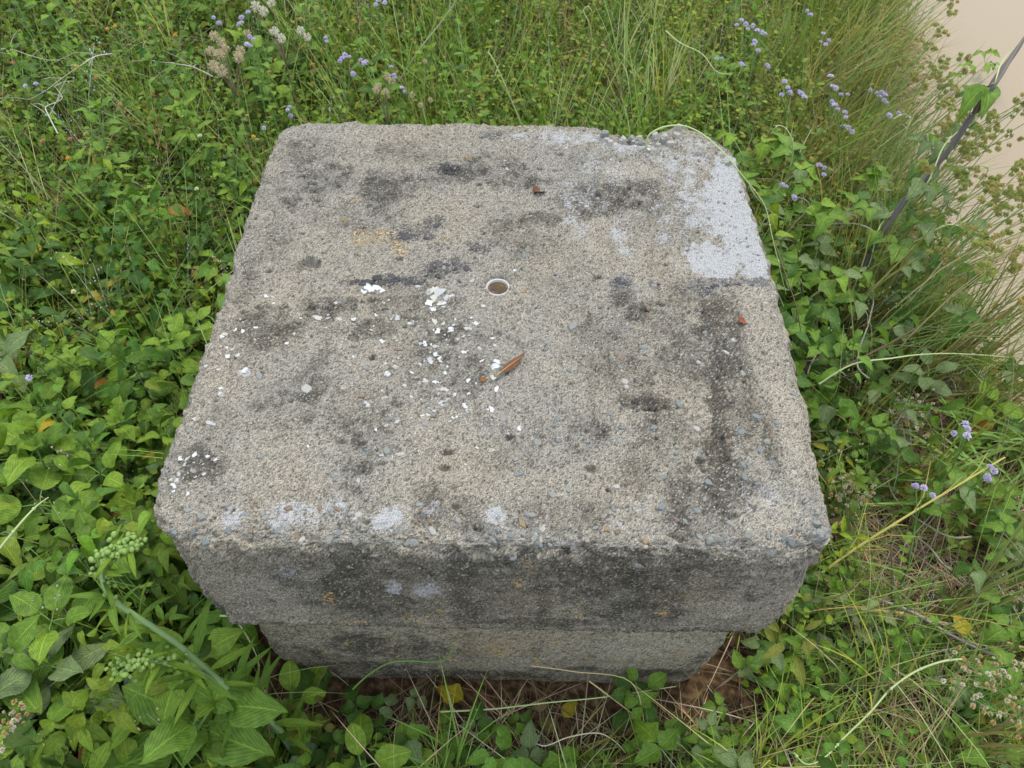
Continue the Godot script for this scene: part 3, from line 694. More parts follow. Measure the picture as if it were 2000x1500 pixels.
	for q in [[-0.18, 0.0067, 0.0124, 3.74], [-0.1709, 0.0034, 0.0111, 3.54], [-0.1867, 0.0111, 0.0083, 3.1], [-0.1629, 0.0095, 0.0069, 0.06], [-0.0904, 0.0079, 0.0124, 2.54], [-0.0805, 0.014, 0.0151, 2.4], [-0.0869, 0.0244, 0.0123, 1.8], [-0.0698, 0.0219, 0.0109, 5.48], [-0.0933, 0.0347, 0.0082, 1.2], [-0.0761, 0.0343, 0.0095, 2.8], [-0.0867, 0.0456, 0.0068, 3.9], [-0.0628, 0.0177, 0.0069, 6.12], [-0.0973, 0.0122, 0.0083, 1.9], [-0.1347, 0.0634, 0.0074, 1.44], [-0.0833, 0.0701, 0.008, 4.2], [-0.1081, 0.053, 0.0061, 5.02], [-0.1564, 0.034, 0.0054, 1.6], [-0.1991, 0.0369, 0.0054, 1.8], [-0.0772, 0.0863, 0.0079, 1.64], [-0.06, 0.0831, 0.0079, 2.24], [-0.0419, 0.0951, 0.0059, 5.04], [-0.1514, 0.1067, 0.0059, 0.72], [-0.0924, 0.112, 0.0072, 1.2], [-0.0785, 0.1145, 0.0078, 0.46], [-0.0485, 0.1018, 0.0059, 4.42], [-0.0257, 0.0708, 0.0067, 3.4], [-0.0024, 0.0989, 0.0066, 3.64], [0.002, 0.149, 0.0096, 2.18], [0.0058, 0.1427, 0.0077, 0.44], [-0.0, 0.1691, 0.0069, 4.16], [0.0058, 0.1878, 0.0068, 4.84], [-0.0615, 0.1909, 0.0081, 3.22], [-0.0871, 0.1744, 0.0056, 3.76], [-0.0832, 0.1418, 0.0077, 4.18], [-0.07, 0.1371, 0.0071, 5.48], [-0.0401, 0.1274, 0.0058, 3.18], [-0.0309, 0.1758, 0.0056, 2.12], [-0.0692, 0.1478, 0.0057, 5.56], [-0.1127, 0.1835, 0.005, 1.16], [-0.1546, 0.2161, 0.0073, 5.12], [-0.1596, 0.2129, 0.0055, 3.58], [0.0004, 0.2211, 0.0073, 4.44], [0.004, 0.2153, 0.0055, 2.7], [-0.0332, 0.2177, 0.0067, 0.94], [-0.0457, 0.2245, 0.0061, 5.94], [-0.0792, 0.2308, 0.0049, 3.5], [0.0025, 0.2835, 0.0065, 2.88], [-0.0517, 0.2398, 0.0054, 0.1], [-0.0849, 0.2309, 0.0049, 6.04], [-0.1401, 0.2558, 0.0036, 1.22], [-0.343, 0.2051, 0.0055, 3.66], [-0.3482, 0.2491, 0.0072, 3.4], [-0.3413, 0.2513, 0.0048, 6.18], [-0.3613, 0.3021, 0.0075, 2.04], [-0.3622, 0.3102, 0.0064, 4.92], [-0.3645, 0.324, 0.0057, 4.38], [-0.3531, 0.2982, 0.0058, 1.96], [-0.365, 0.3333, 0.0051, 5.18], [-0.3656, 0.3418, 0.0057, 3.88], [-0.3372, 0.3001, 0.0046, 2.6], [-0.3275, 0.3021, 0.0046, 0.48], [-0.3284, 0.311, 0.0046, 5.46], [-0.3338, 0.3256, 0.004, 5.64], [-0.3505, 0.1403, 0.0051, 3.96], [-0.3379, 0.1391, 0.0051, 2.08], [-0.3233, 0.1619, 0.0076, 5.28], [-0.3411, 0.0947, 0.0059, 4.52], [-0.366, 0.0981, 0.0079, 3.12], [-0.3686, 0.1019, 0.0059, 3.86], [-0.3102, 0.0373, 0.0054, 5.06], [-0.3235, 0.0253, 0.0055, 0.84], [0.0251, -0.0382, 0.0057, 4.56], [-0.0239, 0.0311, 0.0048, 2.42], [-0.2244, 0.0354, 0.0061, 0.5], [-0.2445, 0.0657, 0.0094, 3.6], [-0.2307, 0.0635, 0.0067, 4.92], [-0.216, 0.0671, 0.006, 6.28], [-0.2527, 0.0995, 0.0059, 2.5], [-0.2708, 0.0952, 0.0046, 3.94], [-0.2776, 0.114, 0.0046, 4.12], [-0.1952, 0.0647, 0.006, 4.08], [-0.3453, 0.2035, 0.0043, 2.4], [-0.3247, 0.0868, 0.0046, 6.2]]:
		part("paint_chip", chips[r.randi() % 9], whites[r.randi() % 5], slab, top_frame(q[0], q[1], q[2] * 0.86, q[3]))
	for zone in [[-0.0768, 0.1372, 0.0473, 0.0629, 70, 0.0075], [-0.1159, 0.0824, 0.0488, 0.0383, 25, 0.006], [-0.0322, 0.2136, 0.0258, 0.041, 14, 0.006], [-0.3575, 0.1249, 0.017, 0.0457, 22, 0.006], [-0.3534, 0.3202, 0.0151, 0.018, 16, 0.006], [-0.2312, 0.0605, 0.0353, 0.0137, 14, 0.005], [0.2055, -0.3386, 0.0431, 0.0205, 10, 0.007]]:       # centre, spread, how many, largest
		for i in int(zone[4]):
			var x: float = r.randfn(zone[0], zone[2])
			var z: float = r.randfn(zone[1], zone[3])
			part("paint_chip", chips[r.randi() % 9], whites[r.randi() % 5], slab, top_frame(clampf(x, -0.375, 0.37), clampf(z, -0.39, 0.395), zone[5] * (0.25 + 0.5 * pow(r.randf(), 1.8)), r.randf() * TAU))
	for q in [[-0.1916, -0.0031, 0.0058, 5.92, "navy_paint"], [-0.1859, -0.0013, 0.003, 2.92, "navy_paint"], [-0.1767, -0.0044, 0.0062, 0.71, "navy_paint"], [-0.1995, -0.0081, 0.0049, 3.6, "navy_paint"], [-0.2209, -0.008, 0.004, 5.75, "navy_paint"], [-0.1857, -0.0093, 0.0059, 0.87, "navy_paint"], [-0.1927, -0.0095, 0.0029, 5.47, "navy_paint"], [-0.1714, -0.0162, 0.0087, 5.48, "navy_paint"], [-0.1664, -0.0036, 0.0064, 4.26, "navy_paint"], [-0.1702, -0.0039, 0.0072, 6.07, "navy_paint"], [-0.1411, -0.0154, 0.0055, 1.04, "navy_paint"], [-0.1746, -0.0187, 0.0052, 3.79, "navy_paint"], [-0.1795, -0.0081, 0.0054, 1.95, "navy_paint"], [-0.1441, -0.0123, 0.0053, 3.02, "navy_paint"], [-0.1499, -0.0194, 0.0087, 0.14, "navy_paint"], [-0.1464, -0.006, 0.0037, 4.95, "navy_paint"], [-0.1243, -0.0091, 0.0037, 0.29, "navy_paint"], [-0.1291, -0.0034, 0.0045, 4.75, "navy_paint"], [-0.1073, -0.0041, 0.0052, 2.23, "navy_paint"], [-0.1193, -0.0063, 0.0041, 4.7, "navy_paint"], [-0.1113, -0.0052, 0.0038, 5.94, "navy_paint"], [-0.1327, -0.0124, 0.0064, 5.77, "navy_paint"], [-0.1245, -0.0039, 0.006, 1.96, "navy_paint"], [-0.0963, -0.0386, 0.0033, 0.93, "navy_paint"], [-0.0826, -0.0176, 0.0035, 0.3, "navy_paint"], [-0.0737, -0.0297, 0.0045, 1.49, "navy_paint"], [-0.086, -0.0219, 0.0046, 2.65, "navy_paint"], [-0.1032, -0.0192, 0.0031, 3.1, "navy_paint"], [-0.0793, -0.0402, 0.0057, 5.96, "navy_paint"], [-0.0849, -0.0229, 0.0033, 2.73, "navy_paint"], [-0.1004, -0.0211, 0.004, 2.85, "navy_paint"], [-0.0453, -0.0323, 0.0059, 2.85, "navy_paint"], [-0.0606, -0.0346, 0.0044, 1.83, "navy_paint"], [-0.0639, -0.0473, 0.0041, 6.21, "navy_paint"], [-0.0467, -0.0371, 0.0045, 2.13, "navy_paint"], [-0.0731, -0.0443, 0.0053, 5.45, "navy_paint"], [-0.1414, -0.106, 0.0074, 4.36, "navy_paint"], [-0.1256, -0.107, 0.0055, 4.42, "navy_paint"], [-0.1465, -0.1143, 0.0074, 4.34, "navy_paint"], [-0.1445, -0.1014, 0.0068, 3.65, "navy_paint"], [-0.1604, -0.1123, 0.005, 4.22, "navy_paint"], [-0.136, -0.1052, 0.0068, 5.01, "navy_paint"], [-0.1425, -0.1099, 0.0073, 5.2, "navy_paint"], [-0.1418, -0.1043, 0.0079, 4.32, "navy_paint"], [-0.1088, -0.1019, 0.0062, 3.32, "navy_paint"], [-0.1102, -0.1246, 0.006, 3.0, "navy_paint"], [-0.0957, -0.1277, 0.0054, 1.08, "navy_paint"], [-0.0934, -0.1311, 0.0052, 2.64, "navy_paint"], [-0.0975, -0.1263, 0.0051, 4.52, "navy_paint"], [-0.1155, -0.1407, 0.0045, 4.08, "navy_paint"], [-0.0964, -0.2675, 0.006, 0.26, "navy_paint"], [-0.0888, -0.2791, 0.0036, 0.84, "navy_paint"], [-0.094, -0.2801, 0.0042, 0.22, "navy_paint"], [-0.0887, -0.2753, 0.0059, 3.71, "navy_paint"], [0.168, 0.0021, 0.0029, 2.55, "navy_paint"], [0.1698, -0.0104, 0.0034, 5.22, "navy_paint"], [0.173, -0.02, 0.0052, 0.6, "navy_paint"], [0.177, -0.0123, 0.0051, 6.02, "navy_paint"], [0.1841, -0.0105, 0.0059, 4.03, "navy_paint"], [0.1727, -0.0173, 0.0051, 3.54, "navy_paint"], [0.2289, -0.0003, 0.0047, 2.21, "navy_paint"], [0.229, -0.0104, 0.0032, 3.55, "navy_paint"], [0.2247, -0.0089, 0.0048, 5.6, "navy_paint"], [0.3031, -0.0067, 0.0036, 1.83, "navy_paint"], [0.3557, -0.0093, 0.0057, 5.74, "navy_paint"], [0.3231, -0.0122, 0.0058, 3.12, "navy_paint"], [0.3071, -0.0101, 0.0058, 3.09, "navy_paint"], [0.2951, -0.0052, 0.0033, 3.9, "navy_paint"], [0.3096, -0.0109, 0.0052, 5.19, "navy_paint"], [0.271, -0.003, 0.0037, 5.87, "navy_paint"], [0.3396, -0.0129, 0.0037, 0.97, "navy_paint"], [-0.0112, -0.0915, 0.0037, 2.98, "navy_paint"], [-0.042, -0.0766, 0.004, 0.74, "navy_paint"], [-0.0321, -0.0907, 0.0035, 2.11, "navy_paint"], [-0.0739, -0.0793, 0.0033, 2.27, "navy_paint"], [-0.0329, -0.0774, 0.0024, 1.59, "navy_paint"], [0.1843, 0.2187, 0.0049, 3.43, "navy_paint"], [0.1618, 0.216, 0.0037, 3.62, "navy_paint"], [0.1978, 0.2119, 0.0038, 5.73, "navy_paint"], [0.1816, 0.2067, 0.0048, 1.23, "navy_paint"], [0.1762, 0.2168, 0.0027, 5.25, "navy_paint"], [0.1975, 0.2073, 0.0033, 4.9, "navy_paint"], [-0.1515, 0.0482, 0.0042, 3.45, "navy_paint"], [-0.1687, 0.0516, 0.0033, 3.68, "navy_paint"], [-0.1558, 0.0471, 0.0035, 5.15, "navy_paint"], [-0.1616, -0.0965, 0.0016, 4.54, "ochre_paint"], [-0.1467, -0.086, 0.0031, 0.31, "ochre_paint"], [-0.1595, -0.1111, 0.003, 5.98, "ochre_paint"], [-0.1694, -0.1137, 0.0022, 5.77, "ochre_paint"], [-0.2091, -0.0972, 0.0025, 1.01, "ochre_paint"], [-0.1765, -0.1166, 0.0018, 2.38, "ochre_paint"], [-0.2174, -0.1152, 0.0029, 4.66, "ochre_paint"], [-0.1571, -0.114, 0.0025, 1.98, "ochre_paint"], [-0.1764, -0.1019, 0.0037, 2.35, "ochre_paint"], [-0.2157, -0.0942, 0.0019, 3.96, "ochre_paint"], [-0.1817, -0.0881, 0.0028, 3.9, "ochre_paint"], [-0.201, -0.0993, 0.0021, 4.71, "ochre_paint"], [-0.184, -0.1134, 0.0021, 2.33, "ochre_paint"], [-0.1675, -0.1123, 0.0032, 4.11, "ochre_paint"], [-0.2136, -0.0952, 0.0017, 0.78, "ochre_paint"], [-0.1778, -0.1101, 0.0036, 3.02, "ochre_paint"], [-0.1956, -0.0914, 0.0016, 4.55, "ochre_paint"], [-0.2183, -0.1121, 0.0038, 4.28, "ochre_paint"], [-0.2059, -0.1135, 0.0038, 4.18, "ochre_paint"], [-0.1614, -0.1137, 0.003, 2.22, "ochre_paint"], [-0.204, -0.1064, 0.003, 2.19, "ochre_paint"], [-0.1937, -0.1131, 0.0035, 4.07, "ochre_paint"], [-0.1349, -0.0729, 0.0035, 3.25, "ochre_paint"], [-0.1397, -0.0696, 0.0032, 2.48, "ochre_paint"], [-0.153, -0.0816, 0.002, 0.25, "ochre_paint"], [-0.1327, -0.0719, 0.0032, 0.0, "ochre_paint"], [-0.1419, -0.0624, 0.0029, 2.69, "ochre_paint"], [-0.1439, -0.0803, 0.0019, 1.0, "ochre_paint"], [-0.1454, -0.0737, 0.0035, 0.96, "ochre_paint"], [-0.1559, -0.1013, 0.0018, 1.8, "ochre_paint"], [-0.1559, -0.0966, 0.0016, 5.81, "ochre_paint"], [-0.1511, -0.0861, 0.0026, 4.23, "ochre_paint"], [-0.1482, -0.086, 0.0017, 4.2, "ochre_paint"], [-0.1539, -0.0921, 0.0026, 1.03, "ochre_paint"], [-0.158, -0.1072, 0.0019, 0.49, "ochre_paint"], [-0.1501, -0.0853, 0.0021, 1.96, "ochre_paint"]]:             # scraps of navy and ochre paint
		part("paint_chip", chips[r.randi() % 9], M[q[4]], slab, top_frame(q[0], q[1], q[2], q[3]))
	for q in [[-0.0671, 0.2061, 0.0035, 1], [-0.0634, 0.1967, 0.0021, 1], [-0.067, 0.1787, 0.0032, 1], [-0.0757, 0.2187, 0.0014, 1], [-0.0561, 0.2115, 0.0025, 1], [-0.0578, 0.2079, 0.0042, 1], [-0.0675, 0.2027, 0.0017, 1], [0.025, 0.1821, 0.0028, 1], [0.0114, 0.1661, 0.0021, 1], [0.0168, 0.1728, 0.0016, 1], [0.0084, 0.1845, 0.0023, 1], [0.011, 0.1695, 0.0041, 1], [0.013, 0.1851, 0.0025, 1], [0.0054, 0.1671, 0.0023, 1], [0.0169, 0.1803, 0.004, 1], [-0.0043, 0.1512, 0.002, 1], [0.0192, 0.1699, 0.0028, 1], [0.0016, 0.162, 0.0032, 1], [0.0064, 0.1348, 0.0023, 1], [-0.0062, 0.1783, 0.002, 1], [0.0142, 0.1771, 0.0016, 1], [0.0535, 0.1379, 0.0023, 1], [0.0542, 0.1708, 0.0021, 1], [0.0567, 0.1744, 0.003, 1], [0.0532, 0.1717, 0.0034, 1], [0.0555, 0.1691, 0.0022, 1], [0.0519, 0.1713, 0.0026, 1], [0.0707, 0.2245, 0.003, 1], [0.0786, 0.2039, 0.0035, 1], [0.0688, 0.2077, 0.0037, 1], [0.0664, 0.1949, 0.0034, 1], [0.0721, 0.2053, 0.0037, 1], [0.0716, 0.2145, 0.0016, 1], [0.0981, 0.1296, 0.0033, 1], [0.0967, 0.1278, 0.0035, 1], [0.0961, 0.1254, 0.0015, 1], [0.1919, 0.1968, 0.0038, 1], [0.193, 0.1877, 0.002, 1], [0.1871, 0.1948, 0.0023, 1], [0.1935, 0.192, 0.0037, 1], [-0.0448, 0.2202, 0.0029, 1], [-0.0405, 0.2257, 0.0026, 1], [-0.0353, 0.219, 0.0017, 1], [0.2792, 0.177, 0.0027, 1], [0.277, 0.1645, 0.0035, 1], [0.2838, 0.157, 0.0041, 1], [-0.2134, 0.1436, 0.0037, 1], [-0.2132, 0.1476, 0.0041, 1], [-0.2015, 0.1481, 0.0027, 1], [-0.2043, 0.1393, 0.002, 1], [-0.2126, 0.1523, 0.003, 1], [-0.2565, 0.1901, 0.0021, 1], [-0.2507, 0.1829, 0.0042, 1], [-0.2354, 0.1601, 0.0031, 1], [-0.2502, 0.1801, 0.0037, 1], [-0.2484, 0.1769, 0.0019, 1], [-0.1434, 0.1972, 0.0039, 1], [-0.1468, 0.2021, 0.0023, 1], [-0.1498, 0.181, 0.0031, 1], [0.1494, 0.188, 0.0014, 1], [0.1312, 0.1973, 0.0019, 1], [0.1393, 0.2036, 0.0015, 1], [0.143, 0.207, 0.0027, 1], [0.1425, 0.1879, 0.0042, 1], [-0.1901, 0.1157, 0.0033, 0], [-0.1981, 0.1244, 0.0036, 0], [-0.2025, 0.1428, 0.0033, 0], [-0.2005, 0.1329, 0.0016, 0], [-0.1942, 0.1378, 0.003, 0], [-0.1943, 0.1201, 0.0023, 0], [-0.1933, 0.1306, 0.0034, 0], [-0.1914, 0.1398, 0.0033, 0], [0.0444, 0.0733, 0.0033, 0], [0.0394, 0.0702, 0.0031, 0], [0.0372, 0.0805, 0.0039, 0], [0.0367, 0.0867, 0.0029, 0], [0.0356, 0.0761, 0.0025, 0], [0.0385, 0.081, 0.0039, 0], [0.0517, 0.0257, 0.0025, 0], [0.0519, 0.0341, 0.0029, 0], [0.0461, 0.0249, 0.0039, 0], [0.0479, 0.0336, 0.0021, 0], [0.0407, 0.0225, 0.0019, 0], [0.0423, 0.0235, 0.002, 0], [0.2209, 0.1519, 0.0037, 0], [0.219, 0.14, 0.0026, 0], [0.2094, 0.1528, 0.0039, 0], [0.2138, 0.1542, 0.0031, 0], [0.2174, 0.1473, 0.0015, 0], [0.2201, 0.1546, 0.0031, 0], [0.2163, 0.1528, 0.0031, 0], [-0.0634, 0.1583, 0.0034, 0], [-0.0586, 0.163, 0.0037, 0], [0.1161, 0.1593, 0.0038, 0], [0.1086, 0.1537, 0.002, 0], [0.1111, 0.1536, 0.0027, 0], [-0.1005, 0.1868, 0.0018, 0], [-0.1012, 0.1865, 0.0031, 0], [-0.0902, 0.1894, 0.0035, 0], [-0.097, 0.1772, 0.0034, 0], [-0.0776, 0.1786, 0.0032, 0], [-0.1636, 0.1984, 0.0017, 0], [-0.1622, 0.1998, 0.0024, 0], [-0.1831, 0.2012, 0.0035, 0], [-0.1597, 0.2006, 0.0029, 0], [-0.172, 0.2005, 0.0031, 0], [0.2161, 0.1199, 0.0028, 0], [0.2352, 0.1075, 0.0016, 0], [0.2205, 0.1009, 0.0022, 0], [0.2275, 0.1172, 0.0024, 0], [0.2181, 0.0966, 0.0025, 0]]:             # ochre crusts on the front and on the base: x, y down from the upper edge, size, on the base
		var m := part("paint_chip" if q[3] == 0 else "lichen_patch", chips[r.randi() % 9], M.ochre_crust, slab if q[3] == 0 else foot)
		var at := slab_point(Vector3(q[0], HY - q[1], HZ)) if q[3] == 0 else base_point(Vector3(q[0], 0.170 - q[1], 0.379))
		var turn := r.randf() * TAU
		m.transform = Transform3D(Basis(Vector3(cos(turn), sin(turn), 0) * q[2], Vector3(0, 0, 1) * q[2], Vector3(sin(turn), -cos(turn), 0) * q[2]), at + Vector3(0, 0, 0.0004))
	# the plastic pipe cast into the middle
	var tube := SurfaceTool.new()
	tube.begin(Mesh.PRIMITIVE_TRIANGLES)
	lathe(tube, [[0.0148, -0.10], [0.0148, -0.001], [0.0155, 0.0003], [0.0170, 0.0003], [0.0176, -0.001], [0.0176, -0.10]], 40)
	var pipe := part("plastic_pipe", tube.commit(), flat_material(lin(0.44, 0.43, 0.41), 0.5), b, Transform3D(Basis(), Vector3(PIPE.x, HT - 0.0035, PIPE.y) + OFF))
	pipe.set_meta("label", "pale plastic pipe end cast flush into the top")
	var dirt := flat_material(Color.WHITE, 0.8)
	dirt.albedo_texture = noise_tex(FastNoiseLite.TYPE_SIMPLEX_SMOOTH, 0.02, 128, 6, 3, [[0.0, Color(0.36, 0.32, 0.28)], [0.5, Color(0.52, 0.47, 0.42)], [0.75, Color(0.56, 0.47, 0.30)], [1.0, Color(0.7, 0.66, 0.6)]])
	var ws := SurfaceTool.new()
	ws.begin(Mesh.PRIMITIVE_TRIANGLES)
	lathe(ws, [[0.0, -0.020], [0.008, -0.018], [0.0135, -0.013], [0.0146, -0.004]], 40)
	part("silt_lining", ws.commit(), dirt, pipe)

func lathe(st: SurfaceTool, prof: Array, n: int) -> void:
	for k in prof.size() - 1:
		for i in n:
			var a := TAU * i / n
			var b := TAU * (i + 1) / n
			var q := [Vector3(prof[k][0] * cos(a), prof[k][1], prof[k][0] * sin(a)), Vector3(prof[k + 1][0] * cos(a), prof[k + 1][1], prof[k + 1][0] * sin(a)), Vector3(prof[k + 1][0] * cos(b), prof[k + 1][1], prof[k + 1][0] * sin(b)), Vector3(prof[k][0] * cos(b), prof[k][1], prof[k][0] * sin(b))]
			var uv := [Vector2(float(i) / n, float(k) / prof.size()), Vector2(float(i) / n, float(k + 1) / prof.size()), Vector2(float(i + 1) / n, float(k + 1) / prof.size()), Vector2(float(i + 1) / n, float(k) / prof.size())]
			for j in [0, 1, 2, 0, 2, 3]:
				st.set_uv(uv[j])
				st.add_vertex(q[j])
	st.generate_normals()

# ---------------------------------------------------------------- things lying on the block
func things_on_block() -> void:
	var g: Array = [[0.0085, 0.1681, 0.0454, 0.1311]][0]
	var a := Vector3(g[0], 0, g[1])
	var b := Vector3(g[2], 0, g[3])
	var mid := (a + b) / 2.0
	var f := top_frame(mid.x, mid.z, 1.0, 0.0)
	var len := a.distance_to(b)
	var o := thing("fallen_leaf", "long reddish brown gum leaf with pale midrib lying on the block", "leaf", Vector3(a.x, HT - HY + f.origin.y + 0.007, a.z) + OFF, -atan2(b.z - a.z, b.x - a.x))
	var gm := leaf_material(leaf_texture(90, 11, 6, 0.5), lin(0.30, 0.115, 0.07), 0.5, 0.15)
	part("blade", leaf_mesh("lance", 0.105, -0.12, 0.04, 0.0, 10, 4), gm, o, Transform3D(Basis().scaled(Vector3.ONE * len), Vector3.ZERO))
	var st := SurfaceTool.new()
	st.begin(Mesh.PRIMITIVE_TRIANGLES)
	tube(st, [Vector3(-0.004, 0.0005, 0), Vector3(len * 0.4, 0.0012, 0), Vector3(len * 0.8, 0.0006, 0)], 0.0006, 0.0002, 4)
	part("midrib", st.commit(), flat_material(lin(0.55, 0.33, 0.12), 0.6), o)
	var cols := {"orange": lin(0.5, 0.2, 0.05), "rust": lin(0.24, 0.11, 0.05), "red": lin(0.42, 0.13, 0.07)}
	for s in [[-0.0156, 0.1781, 0.006, 0.5, "orange", "tiny orange leaf scrap next to the red gum leaf"], [0.0532, -0.2139, 0.016, 0.7, "rust", "crumpled rust brown leaf scrap on the block's rear part"], [0.3322, 0.0642, 0.011, 0.2, "red", "small red torn leaf scrap in the dark stain on the block"]]:
		var t := top_frame(s[0], s[1], 1.0, 0.0)
		single("leaf_scrap", leaf_mesh("lobed", 0.3, 0.5, 0.9, 0.0, 8, int(s[2] * 9000)), leaf_material(leaf_texture(12, 6, 0, 0.5), cols[s[4]], 0.7, 0.1), s[5], "leaf scrap", Transform3D(Basis(Vector3.UP, s[3]).scaled(Vector3.ONE * s[2] * 2.0), Vector3(s[0], HT - HY + t.origin.y + 0.0035, s[1]) + OFF))

# ---------------------------------------------------------------- leaf, blade and stem shapes
func half_width(kind: String, t: float) -> float:
	match kind:
		"ovate":
			return pow(maxf(0.0, sin(PI * pow(t, 0.66))), 0.92) * (1.0 - 0.18 * t)
		"broad":
			return pow(maxf(0.0, sin(PI * pow(t, 0.74))), 0.78) * (1.0 - 0.1 * t)
		"lance":
			return pow(maxf(0.0, sin(PI * pow(t, 0.80))), 1.05)
		"oval":
			return pow(maxf(0.0, sin(PI * pow(t, 0.95))), 0.62)
		"lobed":
			return pow(maxf(0.0, sin(PI * pow(t, 0.68))), 0.85) * (1.0 - 0.12 * t)
		"strip":
			return minf(1.0, 7.0 * t + 0.4) * pow(1.0 - t, 0.55)
	return sin(PI * t)

func leaf_mesh(kind: String, wid: float, fold: float, droop: float, teeth: float, rows: int, sd: int) -> ArrayMesh:
	# one leaf of length 1 along +x, its upper side up; folded along the midrib, drooping, a little wavy
	var r := RandomNumberGenerator.new()
	r.seed = sd
	var st := SurfaceTool.new()
	st.begin(Mesh.PRIMITIVE_TRIANGLES)
	var cs := [-1.0, -0.55, 0.0, 0.55, 1.0]
	var pos := Vector2.ZERO
	var wave := r.randf_range(0.0, TAU)
	var twist := r.randf_range(-0.25, 0.25)
	var curl := r.randf_range(-0.12, 0.2)
	var bend := r.randf_range(-0.12, 0.12)
	for i in rows + 1:
		var t := float(i) / rows
		var w := half_width(kind, t) * wid
		var ang := -droop * t
		if i > 0:
			pos += Vector2(cos(ang), sin(ang)) / rows
		for k in 5:
			var c: float = cs[k]
			var ww := w
			if kind == "lobed":
				ww += wid * (0.30 if c > 0.0 else 0.12) * exp(-pow((t - 0.36) / 0.10, 2.0)) * (1.0 if absf(c) > 0.9 else 0.8)
				if absf(c) > 0.9 and absf(t - 0.56) < 0.05:
					ww *= 0.86
			if teeth > 0.0 and absf(c) > 0.9 and i > 0 and i < rows:
				ww *= 1.0 + teeth * (1.0 if i % 2 == 0 else -1.0)
			var across := c * ww
			var up := absf(across) * fold + wid * 0.15 * sin(wave + t * 9.0 + c * 1.5) * absf(c) - curl * across * across / maxf(wid, 0.01) + twist * across * t
			var q := Vector3(pos.x - sin(ang) * up * -1.0, pos.y + cos(ang) * up, across + bend * t * t)
			st.set_uv(Vector2(c * 0.5 + 0.5, 1.0 - t * 0.98 - 0.01))
			st.add_vertex(q)
	for i in rows:
		for k in 4:
			var a := i * 5 + k
			for v in [a, a + 1, a + 5, a + 1, a + 6, a + 5]:
				st.add_index(v)
	st.generate_normals()
	return st.commit()

func blade(st: SurfaceTool, foot: Vector3, az: float, height: float, reach: float, width: float, rows := 6) -> void:
	var d := Vector3(cos(az), 0, sin(az))
	var s := Vector3(-sin(az), 0, cos(az))
	var prev := []
	for i in rows + 1:
		var t := float(i) / rows
		var c := foot + Vector3.UP * height * (t - 0.28 * t * t * reach / maxf(height, 0.02)) + d * reach * pow(t, 1.7)
		var w := width * half_width("strip", t * 0.999)
		var now := [c - s * w, c - Vector3.UP * w * 0.45, c + s * w]
		if i > 0:
			for k in 2:
				var q := [prev[k], prev[k + 1], now[k], prev[k + 1], now[k + 1], now[k]]
				var u := [k * 0.5, k * 0.5 + 0.5, k * 0.5, k * 0.5 + 0.5, k * 0.5 + 0.5, k * 0.5]
				var v := [t - 1.0 / rows, t - 1.0 / rows, t, t - 1.0 / rows, t, t]
				for j in 6:
					st.set_uv(Vector2(u[j] * 0.6 + 0.2, 0.2 + v[j] * 0.5))
					st.add_vertex(q[j])
		prev = now

func smooth_path(p: Array, per := 5) -> Array:
	if p.size() < 3:
		return p
	var out := []
	for i in p.size() - 1:
		var a: Vector3 = p[maxi(0, i - 1)]
		var b: Vector3 = p[i]
		var c: Vector3 = p[i + 1]
		var d: Vector3 = p[mini(p.size() - 1, i + 2)]
		for k in per:
			out.append(b.cubic_interpolate(c, a, d, float(k) / per))
	out.append(p[p.size() - 1])
	return out

func tube(st: SurfaceTool, p: Array, r0: float, r1: float, sides: int) -> void:
	var prev := []
	var ref := Vector3(0.31, 0.2, 0.93)
	for i in p.size():
		var a: Vector3 = p[maxi(0, i - 1)]
		var b: Vector3 = p[mini(p.size() - 1, i + 1)]
		var d := (b - a).normalized()
		var u := (ref - d * ref.dot(d)).normalized()
		ref = u
		var w := d.cross(u)
		var rad := lerpf(r0, r1, float(i) / (p.size() - 1))
		var now := []
		for k in sides:
			var an := TAU * k / sides
			now.append(p[i] + (u * cos(an) + w * sin(an)) * rad)
		if i > 0:
			for k in sides:
				var m := (k + 1) % sides
				for v in [prev[k], now[k], prev[m], prev[m], now[k], now[m]]:
					st.set_uv(Vector2(0.5, 0.3))
					st.add_vertex(v)
		prev = now

func tube_mesh(p: Array, r0: float, r1: float, sides := 5) -> ArrayMesh:
	var st := SurfaceTool.new()
	st.begin(Mesh.PRIMITIVE_TRIANGLES)
	tube(st, p, r0, r1, sides)
	st.generate_normals()
	return st.commit()

func aim(at: Vector3, az: float, lift: float, s: float, roll := 0.0) -> Transform3D:
	var x := Vector3(cos(az) * cos(lift), sin(lift), sin(az) * cos(lift))
	var z := Vector3(-sin(az), 0, cos(az))
	var y := z.cross(x).normalized()
	var b := Basis(x, y, z)
	b = b.rotated(x, roll)
	return Transform3D(b.scaled(Vector3.ONE * s), at)

func fluff(n: int, thin: float, up_only: bool, sd: int, core := 0.5) -> ArrayMesh:
	# a tuft of radius 1 made of many fine rays
	var r := RandomNumberGenerator.new()
	r.seed = sd
	var st := SurfaceTool.new()
	st.begin(Mesh.PRIMITIVE_TRIANGLES)
	st.set_smooth_group(-1)
	for i in n:
		var d := Vector3(r.randfn(0, 1), r.randfn(0, 1), r.randfn(0, 1)).normalized()
		if up_only:
			d.y = absf(d.y) * 0.9 + 0.05
			d = d.normalized()
		var s := d.cross(Vector3(r.randf(), r.randf() + 0.1, r.randf())).normalized() * thin
		var l := r.randf_range(0.75, 1.05)
		var e := d.cross(s).normalized() * thin
		for v in [d * l + s, d * l - s, d * core * 0.3, d * l + e, d * l - e, d * core * 0.3]:
			st.add_vertex(v)
	st.generate_normals()
	return st.commit()

